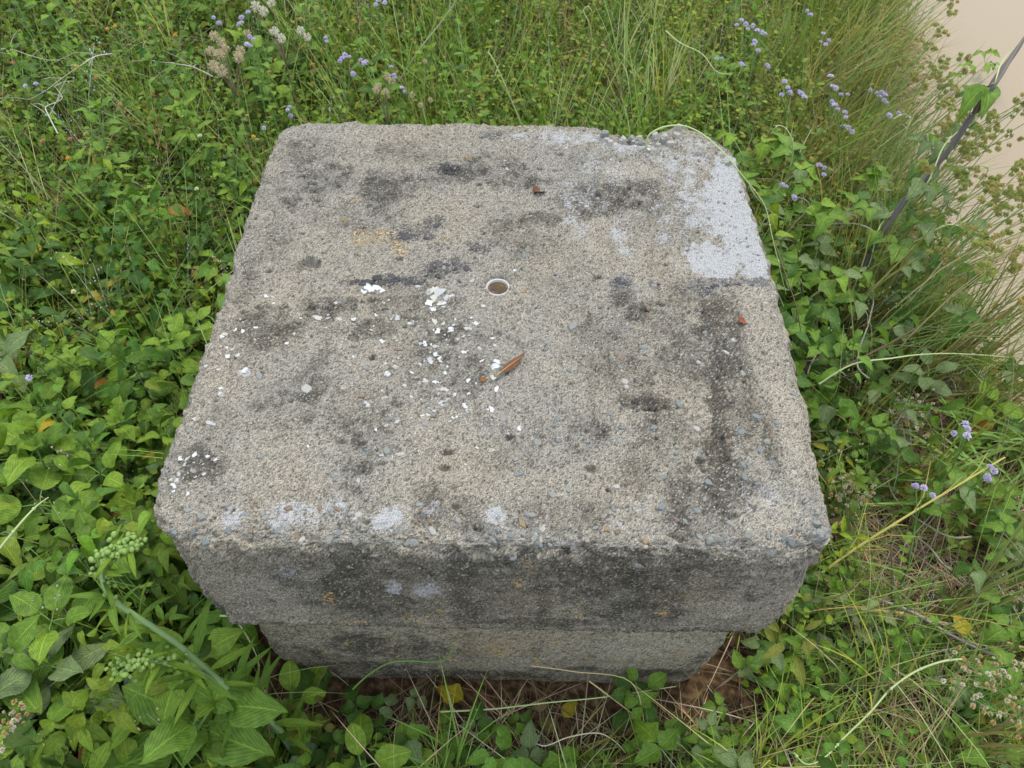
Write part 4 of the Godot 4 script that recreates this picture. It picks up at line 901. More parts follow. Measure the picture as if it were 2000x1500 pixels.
func ball(n: int, flat: float) -> ArrayMesh:
	var m := SphereMesh.new()
	m.radius = 1.0
	m.height = 2.0 * flat
	m.radial_segments = n
	m.rings = maxi(3, n / 2)
	var am := ArrayMesh.new()
	am.add_surface_from_arrays(Mesh.PRIMITIVE_TRIANGLES, m.get_mesh_arrays())
	return am

# ---------------------------------------------------------------- palettes and prototypes
var GREEN := {}
var L := {}
var tints := {"lime": Color(0.484, 0.572, 0.050), "bright": Color(0.342, 0.517, 0.069), "mid": Color(0.242, 0.409, 0.061), "deep": Color(0.132, 0.252, 0.050), "grey": Color(0.290, 0.384, 0.180), "olive": Color(0.380, 0.345, 0.069), "yellow": Color(0.620, 0.470, 0.040), "orange": Color(0.560, 0.270, 0.070), "tan": Color(0.460, 0.310, 0.170), "brown": Color(0.220, 0.125, 0.070), "redbrown": Color(0.250, 0.090, 0.050), "brownyellow": Color(0.420, 0.270, 0.070)}
var stem_mat := {}
var proto := {}
var taken := {}

func plants_setup() -> void:
	var plain_tex := leaf_texture(1, 9, 0, 0.55)
	var spot_tex := leaf_texture(2, 8, 34, 0.5)
	var fine_tex := leaf_texture(3, 15, 3, 0.45)
	for k in tints:
		var c: Color = tints[k]
		GREEN[k] = leaf_material(spot_tex if k in ["deep", "grey"] else plain_tex, lin(c.r, c.g, c.b), 0.42 if k in ["deep", "mid"] else 0.55, 0.5)
		GREEN[k + "_fine"] = leaf_material(fine_tex, lin(c.r, c.g, c.b), 0.5, 0.5)
	M.mass_leaf = leaf_material(plain_tex, Color.WHITE, 0.5, 0.5, true)
	M.mass_spot = leaf_material(spot_tex, Color.WHITE, 0.42, 0.5, true)
	M.mass_blade = flat_material(Color.WHITE, 0.55, 0.5)
	M.mass_blade.vertex_color_use_as_albedo = true
	for s in [["green", 0.13, 0.24, 0.06], ["pale", 0.36, 0.44, 0.20], ["grey", 0.30, 0.31, 0.22], ["cream", 0.60, 0.55, 0.42], ["orange", 0.48, 0.27, 0.07], ["straw", 0.48, 0.38, 0.20], ["brown", 0.17, 0.12, 0.08], ["yellow", 0.40, 0.36, 0.10], ["branch", 0.42, 0.32, 0.13], ["greystraw", 0.33, 0.30, 0.26], ["twig", 0.46, 0.43, 0.38], ["red", 0.22, 0.10, 0.06]]:
		stem_mat[s[0]] = flat_material(lin(s[1], s[2], s[3]), 0.7, 0.0)
	L.ovate = []
	L.broad = []
	L.lobed = []
	L.lance = []
	L.oval = []
	for i in 4:
		L.ovate.append(leaf_mesh("ovate", 0.29, 0.22, 0.35 + 0.2 * i, 0.035, 15, 40 + i))
		L.broad.append(leaf_mesh("broad", 0.335, 0.16, 0.3 + 0.22 * i, 0.03, 21, 50 + i))
		L.lobed.append(leaf_mesh("lobed", 0.30, 0.42, 0.35 + 0.3 * i, 0.0, 13, 60 + i))
		L.lance.append(leaf_mesh("lance", 0.115, 0.3, 0.3 + 0.25 * i, 0.0, 9, 70 + i))
		L.oval.append(leaf_mesh("oval", 0.33, 0.15, 0.2 + 0.2 * i, 0.0, 10, 80 + i))
	L.mixed = [leaf_mesh("ovate", 0.25, 0.45, 0.7, 0.05, 8, 101), leaf_mesh("ovate", 0.29, 0.3, 1.1, 0.0, 7, 102), leaf_mesh("lance", 0.15, 0.4, 0.7, 0.0, 6, 103), leaf_mesh("ovate", 0.22, 0.5, 1.2, 0.0, 7, 104)]
	L.slim = []
	for i in 4:
		L.slim.append(leaf_mesh("lance", 0.075, 0.35, 0.2 + 0.25 * i, 0.0, 9, 90 + i))
	L.small = leaf_mesh("ovate", 0.30, 0.25, 0.4, 0.0, 4, 7)
	L.tiny = leaf_mesh("oval", 0.36, 0.2, 0.3, 0.0, 3, 8)

func ground_pt(x: float, z: float) -> Vector3:
	return Vector3(x, ground_y(x, z), z)

func make_weed(style: int, r: RandomNumberGenerator, scale := 1.0) -> Node3D:
	# a broad leaved weed: 0 drooping, 1 spreading, 2 whorled top, 3 low and dark, 4 rosette of round leaves, 5 mint like pairs
	var o := Node3D.new()
	var h: float = [0.17, 0.19, 0.20, 0.12, 0.09, 0.27][style] * scale * r.randf_range(0.9, 1.1)
	var lean := Vector3(r.randfn(0, 0.18), 1, r.randfn(0, 0.18)).normalized()
	var bow := Vector3(r.randfn(0, 0.1), 0, r.randfn(0, 0.1)) * h
	var at := func(t: float) -> Vector3: return lean * h * t + bow * t * t
	var pts := [Vector3(0, -0.03, 0)]
	for i in 7:
		pts.append(at.call(i / 6.0))
	var st := SurfaceTool.new()
	st.begin(Mesh.PRIMITIVE_TRIANGLES)
	tube(st, pts, 0.0028 * scale, 0.0014 * scale, 5)
	var leaves := []
	var shape: String = ["broad", "broad", "broad", "lobed", "oval", "ovate"][style]
	var big: float = [0.088, 0.080, 0.078, 0.066, 0.062, 0.060][style] * scale
	var levels: int = [4, 4, 4, 3, 3, 7][style]
	var spin := r.randf() * TAU
	for lev in levels:
		var t := lerpf(0.28, 0.97, float(lev) / maxf(1.0, levels - 1.0))
		var per := 2
		if style in [2, 4] and lev == levels - 1:
			per = 4
		elif style in [0, 1] and lev == levels - 1:
			per = 3
		spin += PI / 2.0 + r.randfn(0, 0.25)
		for k in per:
			var az := spin + TAU * k / per + r.randfn(0, 0.18)
			var lift := lerpf(0.05, 0.75, t) + r.randfn(0, 0.16) - (0.55 if style == 0 else 0.15)
			var s := big * lerpf(1.1, 0.72, t * t) * r.randf_range(0.82, 1.12)
			if style == 5:
				s = big * lerpf(1.15, 0.6, t) * r.randf_range(0.85, 1.1)
			var pet := 0.012 * scale if style == 5 else 0.022 * scale * r.randf_range(0.5, 1.2)
			var from: Vector3 = at.call(t)
			var to: Vector3 = from + Vector3(cos(az), 0.35, sin(az)) * pet
			tube(st, [from, (from + to) / 2.0 + Vector3(0, pet * 0.1, 0), to], 0.0011 * scale, 0.0008 * scale, 4)
			leaves.append([shape, aim(to, az, lift, s, r.randfn(0, 0.22)), t])
	if style in [1, 5]:
		for k in 4:
			leaves.append([shape, aim(at.call(1.0), spin + k * PI / 2.0, 0.9, big * 0.38, 0.0), 1.0])
	st.generate_normals()
	part("stem", st.commit(), stem_mat.green, o)
	for q in leaves:
		var m := part("leaf", L[q[0]][r.randi() % 4], GREEN.mid, o, q[1])
		m.set_meta("t", q[2])
	return o

func tone_weed(o: Node3D, tone: String, r: RandomNumberGenerator) -> void:
	# young leaves near the top are lighter than old ones, as on the living plant; a few turn yellow
	var order := ["deep", "mid", "bright", "lime"]
	for m in o.get_children():
		if m.has_meta("t"):
			var t: float = m.get_meta("t")
			m.remove_meta("t")
			var k := tone
			if tone in order:
				var i := order.find(tone) + (1 if t > 0.9 and r.randf() < 0.5 else 0) - (1 if t < 0.45 and r.randf() < 0.5 else 0)
				k = order[clampi(i, 0, 2 if tone != "lime" else 3)]
			if t < 0.5 and r.randf() < 0.06:
				k = ["yellow", "orange", "olive"][r.randi() % 3]
			m.material_override = GREEN[k]

func make_vine(r: RandomNumberGenerator, tone: String) -> Node3D:
	# a trailing runner with leaves of three lobed leaflets on upright stalks
	var o := Node3D.new()
	var st := SurfaceTool.new()
	st.begin(Mesh.PRIMITIVE_TRIANGLES)
	var az := r.randf() * TAU
	var p := Vector3(-cos(az), 0, -sin(az)) * 0.09 + Vector3(0, 0.02, 0)
	var pts := [p]
	for i in 6:
		az += r.randfn(0, 0.4)
		p += Vector3(cos(az), r.randfn(0.0, 0.35), sin(az)) * 0.036
		p.y = clampf(p.y, 0.008, 0.1)
		pts.append(p)
	tube(st, smooth_path(pts, 3), 0.0017, 0.0011, 5)
	var put := []
	for i in range(1, 7):
		if r.randf() < 0.2:
			continue
		var a := az + (PI / 2.0 if i % 2 == 0 else -PI / 2.0) + r.randfn(0, 0.5)
		var tall := r.randf_range(0.035, 0.085)
		var top: Vector3 = pts[i] + Vector3(cos(a) * tall * 0.55, tall, sin(a) * tall * 0.55)
		tube(st, [pts[i], pts[i].lerp(top, 0.5) + Vector3(cos(a), 0, sin(a)) * -0.006, top], 0.0011, 0.0008, 4)
		var s := r.randf_range(0.030, 0.052)
		var face := a + r.randfn(0, 0.3)
		for k in [-1, 0, 1]:
			put.append([aim(top + (Vector3(cos(face), 0.1, sin(face)) * 0.010 if k == 0 else Vector3.ZERO), face + k * 1.45, r.randfn(0.05, 0.25), s * (1.1 if k == 0 else 0.95), r.randfn(0, 0.2)), 1])
	st.generate_normals()
	part("runner", st.commit(), stem_mat.grey if tone != "bright" else stem_mat.pale, o)
	for q in put:
		var k := tone
		if tone == "grey":
			k = ["grey", "grey", "mid", "deep"][r.randi() % 4]
		elif r.randf() < 0.18:
			k = ["bright", "deep", "grey"][r.randi() % 3]
		part("leaflet", L.lobed[r.randi() % 4], GREEN[k], o, q[0])
	return o

# ---------------------------------------------------------------- where a plant stands, in words
const MARKS_AROUND := [["the plain rear corner", -0.37, -0.38], ["the middle of the rear edge", 0.0, -0.40], ["the chipped rear edge", 0.23, -0.40], ["the white painted corner", 0.40, -0.36], ["the blue striped side", 0.41, -0.03], ["the knobbly front corner", 0.40, 0.40], ["the base", 0.05, 0.42], ["the flecked front corner", -0.39, 0.38], ["the flecked side", -0.39, 0.12], ["the stained side", -0.39, -0.15], ["the twisted dry stem", 0.76, -0.48], ["the strap leaved tussock", 1.05, -0.10], ["the muddy water", 1.75, -1.6], ["the fluffy tan seed heads", -0.72, -1.05], ["the mint like weed", -0.92, -0.75], ["the beige seed cloud", 0.66, 0.34], ["the budding flower spikes", -0.40, 0.46], ["the bleached twig", -1.15, -0.95]]

func describe(what: String, x: float, z: float) -> String:
	var near := []
	for m in MARKS_AROUND:
		near.append([Vector2(x - m[1], z - m[2]).length(), m[0]])
	near.sort_custom(func(a, b): return a[0] < b[0])
	var d: float = near[0][0]
	var steps := ["a hand from ", "two hands from ", "a forearm from ", "an arm from ", "well beyond "]
	var i := 0 if d < 0.2 else 1 if d < 0.34 else 2 if d < 0.5 else 3 if d < 0.8 else 4
	for text in [what + " " + steps[i] + near[0][1], what + " between " + near[0][1] + " and " + near[1][1], what + " between " + near[0][1] + " and " + near[2][1], "lower " + what + " " + steps[i] + near[0][1], "fuller " + what + " " + steps[i] + near[0][1], "sparser " + what + " " + steps[i] + near[0][1], "lower " + what + " between " + near[0][1] + " and " + near[1][1], "sparser " + what + " between " + near[0][1] + " and " + near[1][1]]:
		if not taken.has(text) and text.split(" ").size() <= 16:
			taken[text] = true
			return text
	return what + " " + steps[i] + near[0][1]

func place(o: Node3D, called: String, label: String, category: String, x: float, z: float, turn: float, s: float, group: String) -> void:
	o.name = numbered(called)
	add_child(o)
	o.position = ground_pt(x, z)
	o.rotation.y = turn
	o.scale = Vector3.ONE * s
	tag(o, label, category, group)

# ---------------------------------------------------------------- undergrowth that nobody could count
func clear_of_block(x: float, z: float, margin: float) -> bool:
	return absf(x) > 0.395 + margin or absf(z) > 0.42 + margin

func sprig(pairs: int, h: float, s: float, leaf, sd: int, spread := 0.0) -> ArrayMesh:
	var r := RandomNumberGenerator.new()
	r.seed = sd
	var st := SurfaceTool.new()
	st.begin(Mesh.PRIMITIVE_TRIANGLES)
	tube(st, [Vector3(0, -0.02, 0), Vector3(0.1 * h, h * 0.5, 0.05 * h), Vector3(0.05 * h, h, 0.12 * h)], 0.0016, 0.0008, 3)
	var spin := r.randf() * TAU
	for i in pairs:
		var t := lerpf(0.2, 1.0, float(i) / (pairs - 1.0))
		spin += PI / 2.0
		for k in 2:
			var az := spin + PI * k + r.randfn(0, 0.25)
			var from := Vector3(0.1 * h * t, h * t, 0.1 * h * t)
			st.append_from(leaf if leaf is ArrayMesh else leaf[r.randi() % leaf.size()], 0, aim(from + Vector3(cos(az), 0.2, sin(az)) * (0.008 + spread * r.randf()), az, r.randf_range(-0.35, 0.55) * (0.6 + t * 0.6), s * lerpf(1.1, 0.7, t) * r.randf_range(0.75, 1.2), r.randfn(0, 0.3)))
	st.generate_normals()
	return st.commit()

func tuft(n: int, h: float, w: float, reach: float, sd: int) -> ArrayMesh:
	var r := RandomNumberGenerator.new()
	r.seed = sd
	var st := SurfaceTool.new()
	st.begin(Mesh.PRIMITIVE_TRIANGLES)
	for i in n:
		blade(st, Vector3(r.randfn(0, 0.012), -0.01, r.randfn(0, 0.012)), r.randf() * TAU, h * r.randf_range(0.55, 1.1), reach * r.randf_range(0.2, 1.3), w * r.randf_range(0.6, 1.1), 6)
	st.generate_normals()
	return st.commit()

func panicle() -> ArrayMesh:
	var r := RandomNumberGenerator.new()
	r.seed = 58
	var st := SurfaceTool.new()
	st.begin(Mesh.PRIMITIVE_TRIANGLES)
	st.set_smooth_group(-1)
	tube(st, [Vector3(0, 0, 0), Vector3(0.02, 0.12, 0.01), Vector3(0.055, 0.22, 0.02)], 0.0007, 0.0004, 3)
	for k in 16:
		var t := r.randf_range(0.55, 1.0)
		var p := Vector3(0.055 * t * t, 0.22 * t, 0.02 * t) + Vector3(r.randfn(0, 0.012), r.randfn(0, 0.008), r.randfn(0, 0.012))
		var s := r.randf_range(0.0011, 0.0021)
		var q := [p + Vector3(s, 0, 0), p + Vector3(-s * 0.5, 0, s * 0.8), p + Vector3(-s * 0.5, 0, -s * 0.8), p + Vector3(0, s * 1.6, 0), p - Vector3(0, s * 1.6, 0)]
		for v in [q[0], q[1], q[3], q[1], q[2], q[3], q[2], q[0], q[3], q[1], q[0], q[4], q[2], q[1], q[4], q[0], q[2], q[4]]:
			st.add_vertex(v)
	st.generate_normals()
	return st.commit()

func at_foot(x: float, z: float) -> bool:      # trodden litter along the foot of the block's front
	return absf(x) < 0.37 and z > 0.3 and z < 0.475

func in_hollow(x: float, z: float) -> bool:      # bare dark ground under the strap leaved tussock and beyond the knobbly corner
	return Vector2((x - 0.98) / 0.20, (z + 0.10) / 0.13).length() < 1.0 or Vector2((x - 0.82) / 0.19, (z - 0.13) / 0.10).length() < 1.0

func in_view(x: float, z: float) -> bool:
	return z > -3.0 and z < 0.85 and x > -0.95 + 0.43 * (z - 0.8) * 1.05 and x < 1.05 - 0.52 * (z - 0.8)

func strew(called: String, mesh: ArrayMesh, m: Material, n: int, weight: Callable, palette: Array, s0: float, s1: float, margin: float, label: String, category: String, lean := Vector3.ZERO, low := 0.0, flat := false, far := 1.0) -> void:
	var xfs := []
	var cols := PackedColorArray()
	var tries := 0
	while xfs.size() < n and tries < n * 40:
		tries += 1
		var x := rng.randf_range(-2.3, 2.1)
		var z := rng.randf_range(-2.9, 0.8)
		if not in_view(x, z) or not clear_of_block(x, z, margin * rng.randf_range(0.4, 1.0)) or (category != "thatch" and in_hollow(x, z) and rng.randf() < 0.82) or (not flat and at_foot(x, z) and rng.randf() < 0.85):
			continue
		var g := ground_y(x, z)
		if g < WATER_Y - 0.05 or rng.randf() > weight.call(x, z):
			continue
		var b := Basis(Vector3.UP, rng.randf() * TAU)
		var tip := Vector3(rng.randfn(0, 0.16), 1, rng.randfn(0, 0.16)) + lean
		if flat:
			tip = Vector3(rng.randfn(0, 0.25), 1, rng.randfn(0, 0.25))
		var ax := Vector3.UP.cross(tip.normalized())
		if ax.length() > 0.001:
			b = b.rotated(ax.normalized(), asin(clampf(ax.length(), 0.0, 1.0)))
		var s := rng.randf_range(s0, s1) * lerpf(1.0, far, smoothstep(-0.3, -1.0, z))
		xfs.append(Transform3D(b.scaled(Vector3.ONE * s), Vector3(x, g + low * rng.randf(), z)))
		var c: Color = palette[rng.randi() % palette.size()]
		var v := rng.randf_range(0.6, 1.3)
		cols.append(Color(c.r * v * rng.randf_range(0.82, 1.22), c.g * v, c.b * v * rng.randf_range(0.7, 1.4)))
	mass(called, mesh, m, xfs, cols, label, category)

func w_litter(x: float, z: float) -> float:      # where bare litter and dead grass show instead of green
	return clampf(smoothstep(0.34, 0.40, z) * smoothstep(-0.32, -0.15, x) + 0.9 * smoothstep(0.46, 0.72, x) * smoothstep(-0.6, -0.3, z) + 0.75 * smoothstep(0.42, 0.7, x) * smoothstep(-0.55, -0.9, z), 0.0, 1.0)

func w_left(x: float, z: float) -> float:
	return 1.0 - smoothstep(-0.42, -0.15, x - 0.25 * smoothstep(-0.5, -1.0, z) * 1.0)

func w_back(x: float, z: float) -> float:
	return smoothstep(-0.3, -0.5, z) * smoothstep(-0.75, -0.2, x) * (1.0 - smoothstep(0.55, 0.95, x))

func w_right(x: float, z: float) -> float:
	return smoothstep(0.3, 0.5, x)

func w_front(x: float, z: float) -> float:
	return smoothstep(0.3, 0.42, z) * smoothstep(-0.45, -0.3, x)

func ground_masses() -> void:
	var T := tints
	var leafy := [T.bright, T.mid, T.mid, T.deep, T.mid, T.bright]
	var patch := func(x, z): return 0.55 + 0.9 * n_land.get_noise_2d(x * 4.0, z * 4.0)
	# small paired leaves everywhere on the bank, thickest off the block's flecked side
	var wl := func(x, z): return clampf(w_left(x, z) * (0.55 + 1.1 * n_land.get_noise_2d(x * 5.0, z * 5.0)) + 0.25 * w_back(x, z) + 0.22 * w_right(x, z) * smoothstep(-1.0, 0.2, z) + 0.12 * w_front(x, z), 0.0, 1.0) * (1.0 - 0.8 * w_litter(x, z))
	strew("low_leafy_weeds", sprig(4, 0.11, 0.038, [L.mixed[0], L.mixed[1]], 1), M.mass_leaf, 1700, wl, leafy, 0.6, 1.7, 0.05, "knee low mass of small paired green leaves covering the bank", "weeds", Vector3.ZERO, 0.05, false, 0.6)
	strew("tall_leafy_weeds", sprig(6, 0.20, 0.042, [L.mixed[0], L.mixed[3]], 2), M.mass_leaf, 1300, wl, leafy, 0.8, 1.7, 0.07, "taller tangled mass of paired pointed leaves", "weeds", Vector3.ZERO, 0.0, false, 0.7)
	strew("narrow_leafy_weeds", sprig(5, 0.16, 0.042, [L.mixed[2]], 6, 0.01), M.mass_leaf, 900, func(x, z): return clampf(0.8 * wl.call(x, z) + 0.25 * w_back(x, z) + 0.2 * w_right(x, z), 0.0, 1.0) * (1.0 - 0.8 * w_litter(x, z)) * patch.call(z * 1.3, x), [T.bright, T.mid, T.olive, T.mid, T.lime * 0.8], 0.6, 1.35, 0.06, "narrow leaved weeds mixed through the broader ones", "weeds", Vector3.ZERO, 0.03, false, 0.7)
	strew("speckled_leaf_cover", sprig(3, 0.09, 0.044, L.lobed, 3, 0.03), M.mass_spot, 700, func(x, z): return clampf(0.5 * w_left(x, z) * smoothstep(-0.9, 0.0, z) + 0.45 * w_right(x, z) * smoothstep(-1.1, -0.4, z) * (1.0 - smoothstep(0.6, 0.85, x)) * (1.0 - 0.75 * smoothstep(-0.2, 0.15, z)) + 0.18 * w_front(x, z), 0.0, 1.0) * (1.0 - 0.6 * w_litter(x, z)) * patch.call(x, z), [T.deep, T.mid, T.grey, T.mid], 0.7, 1.15, 0.06, "dark speckled vine leaves filling in below the weeds", "vine leaves", Vector3.ZERO, 0.04)
	strew("tiny_leaf_cover", sprig(5, 0.06, 0.017, L.tiny, 4, 0.02), M.mass_leaf, 5200, func(x, z): return clampf(0.35 + 0.65 * w_left(x, z) + 0.3 * w_right(x, z), 0.0, 1.0) * (1.0 - 0.75 * w_litter(x, z)) * patch.call(x + 4.0, z), [T.mid, T.deep, T.bright, T.mid, T.olive], 0.7, 1.6, 0.03, "close cover of tiny clover like leaves on the soil", "ground cover", Vector3.ZERO, 0.05)
	strew("fine_yellow_herb", sprig(7, 0.20, 0.020, L.small, 5, 0.02), M.mass_leaf, 1900, func(x, z): return clampf(smoothstep(0.35, 0.6, x) * smoothstep(-0.35, -0.8, z) * (1.0 - smoothstep(-0.2, 0.0, x - bank_edge(z))) + 0.5 * w_back(x, z), 0.0, 1.0) * patch.call(x - 3.0, z), [T.lime * 0.75, T.olive, T.mid, T.olive * 1.1, T.bright], 0.6, 1.3, 0.05, "feathery yellowish herb behind the white painted corner", "herb", Vector3(0.1, 0, 0))
	# grasses
	strew("green_grass", tuft(9, 0.30, 0.0021, 0.10, 11), M.mass_blade, 1500, func(x, z): return clampf(0.95 * w_back(x, z) + 0.20 * w_left(x, z) + 0.22 * smoothstep(0.4, 0.7, x) * smoothstep(-0.5, -1.0, z) * patch.call(z, x) + 0.25 * w_front(x, z), 0.0, 1.0), [Color(0.26, 0.38, 0.055), Color(0.20, 0.33, 0.05), Color(0.33, 0.39, 0.07), Color(0.15, 0.27, 0.05)], 0.55, 1.15, 0.06, "thin upright yellow green grass, thickest behind the block", "grass")
	strew("bank_grass", tuft(10, 0.34, 0.0026, 0.16, 12), M.mass_blade, 400, func(x, z): return clampf(smoothstep(-0.45, -0.2, x - bank_edge(z)) * smoothstep(0.1, -0.5, z) + 0.22 * smoothstep(0.5, 0.9, x), 0.0, 1.0) * (1.0 - smoothstep(-0.12, 0.02, x - bank_edge(z))), [Color(0.18, 0.25, 0.05), Color(0.23, 0.27, 0.06), Color(0.14, 0.22, 0.045), Color(0.30, 0.27, 0.09)], 0.6, 1.3, 0.08, "long grass leaning down the bank to the water", "grass", Vector3(0.35, 0, -0.05))
	strew("long_grass_stems", tuft(3, 0.34, 0.0019, 0.30, 17), M.mass_blade, 760, func(x, z): return clampf(0.9 * w_left(x, z) + 0.35 * w_right(x, z) + 0.3 * w_back(x, z), 0.0, 1.0), [Color(0.26, 0.38, 0.09), Color(0.20, 0.31, 0.07), Color(0.36, 0.40, 0.15)], 0.6, 1.2, 0.08, "long arching grass blades crossing over the leafy weeds", "grass")
	strew("grass_seed_panicles", panicle(), M.mass_blade, 620, func(x, z): return clampf(0.7 * w_left(x, z) + 0.7 * w_right(x, z) + 0.5 * w_back(x, z), 0.0, 1.0), [Color(0.50, 0.46, 0.34), Color(0.40, 0.33, 0.22), Color(0.42, 0.46, 0.24), Color(0.58, 0.56, 0.50)], 0.6, 1.3, 0.06, "hair thin seed stalks with tiny pale grains above the weeds", "grass seed")
	strew("short_grass", tuft(12, 0.13, 0.0017, 0.09, 13), M.mass_blade, 2300, func(x, z): return clampf(0.7 * smoothstep(0.35, 0.55, x) * smoothstep(-0.6, 0.1, z) + 0.3 * w_front(x, z) + 0.25, 0.0, 1.0) * (1.0 - smoothstep(-0.05, 0.1, x - bank_edge(z))), [Color(0.22, 0.35, 0.06), Color(0.16, 0.27, 0.05), Color(0.28, 0.33, 0.075)], 0.6, 1.4, 0.03, "short sparse grass between the weeds", "grass")
	strew("dry_thatch", tuft(9, 0.035, 0.0012, 0.17, 14), M.mass_blade, 5600, func(x, z): return clampf(0.9 * w_right(x, z) + 0.9 * w_front(x, z) + 0.45 * w_back(x, z) + 0.2, 0.0, 1.0), [Color(0.36, 0.27, 0.15), Color(0.24, 0.165, 0.095), Color(0.48, 0.39, 0.24), Color(0.15, 0.11, 0.065), Color(0.28, 0.25, 0.11)], 0.6, 1.4, 0.0, "dead brown grass matted over the soil", "thatch", Vector3.ZERO, 0.04, true)
	strew("straw_stems", tuft(4, 0.24, 0.0011, 0.16, 15), M.mass_blade, 1500, func(x, z): return clampf(0.6 * w_right(x, z) + 0.6 * w_back(x, z) + 0.45 * w_left(x, z) * smoothstep(0.1, -0.9, z) + 0.3 * w_front(x, z), 0.0, 1.0), [Color(0.52, 0.43, 0.24), Color(0.38, 0.26, 0.13), Color(0.46, 0.42, 0.27)], 0.6, 1.3, 0.05, "wispy dry straw stalks standing among the weeds", "straw")
	strew("leaf_litter", leaf_mesh("ovate", 0.22, 0.25, 0.9, 0.0, 6, 31), M.mass_leaf, 2400, func(x, z): return clampf(w_front(x, z) + 0.3 * w_right(x, z), 0.0, 1.0), [T.brown, T.tan * 0.7, T.redbrown, T.brown * 0.7, T.tan], 0.02, 0.05, 0.0, "brown dead leaves littering the soil at the block's foot", "leaf litter", Vector3.ZERO, 0.015, true)

# ---------------------------------------------------------------- plants and things that the photograph shows one by one
func v3(a: Array) -> Vector3:
	return Vector3(a[0], a[1], a[2])

func v3s(a: Array) -> Array:
	return a.map(func(q): return Vector3(q[0], q[1], q[2]))

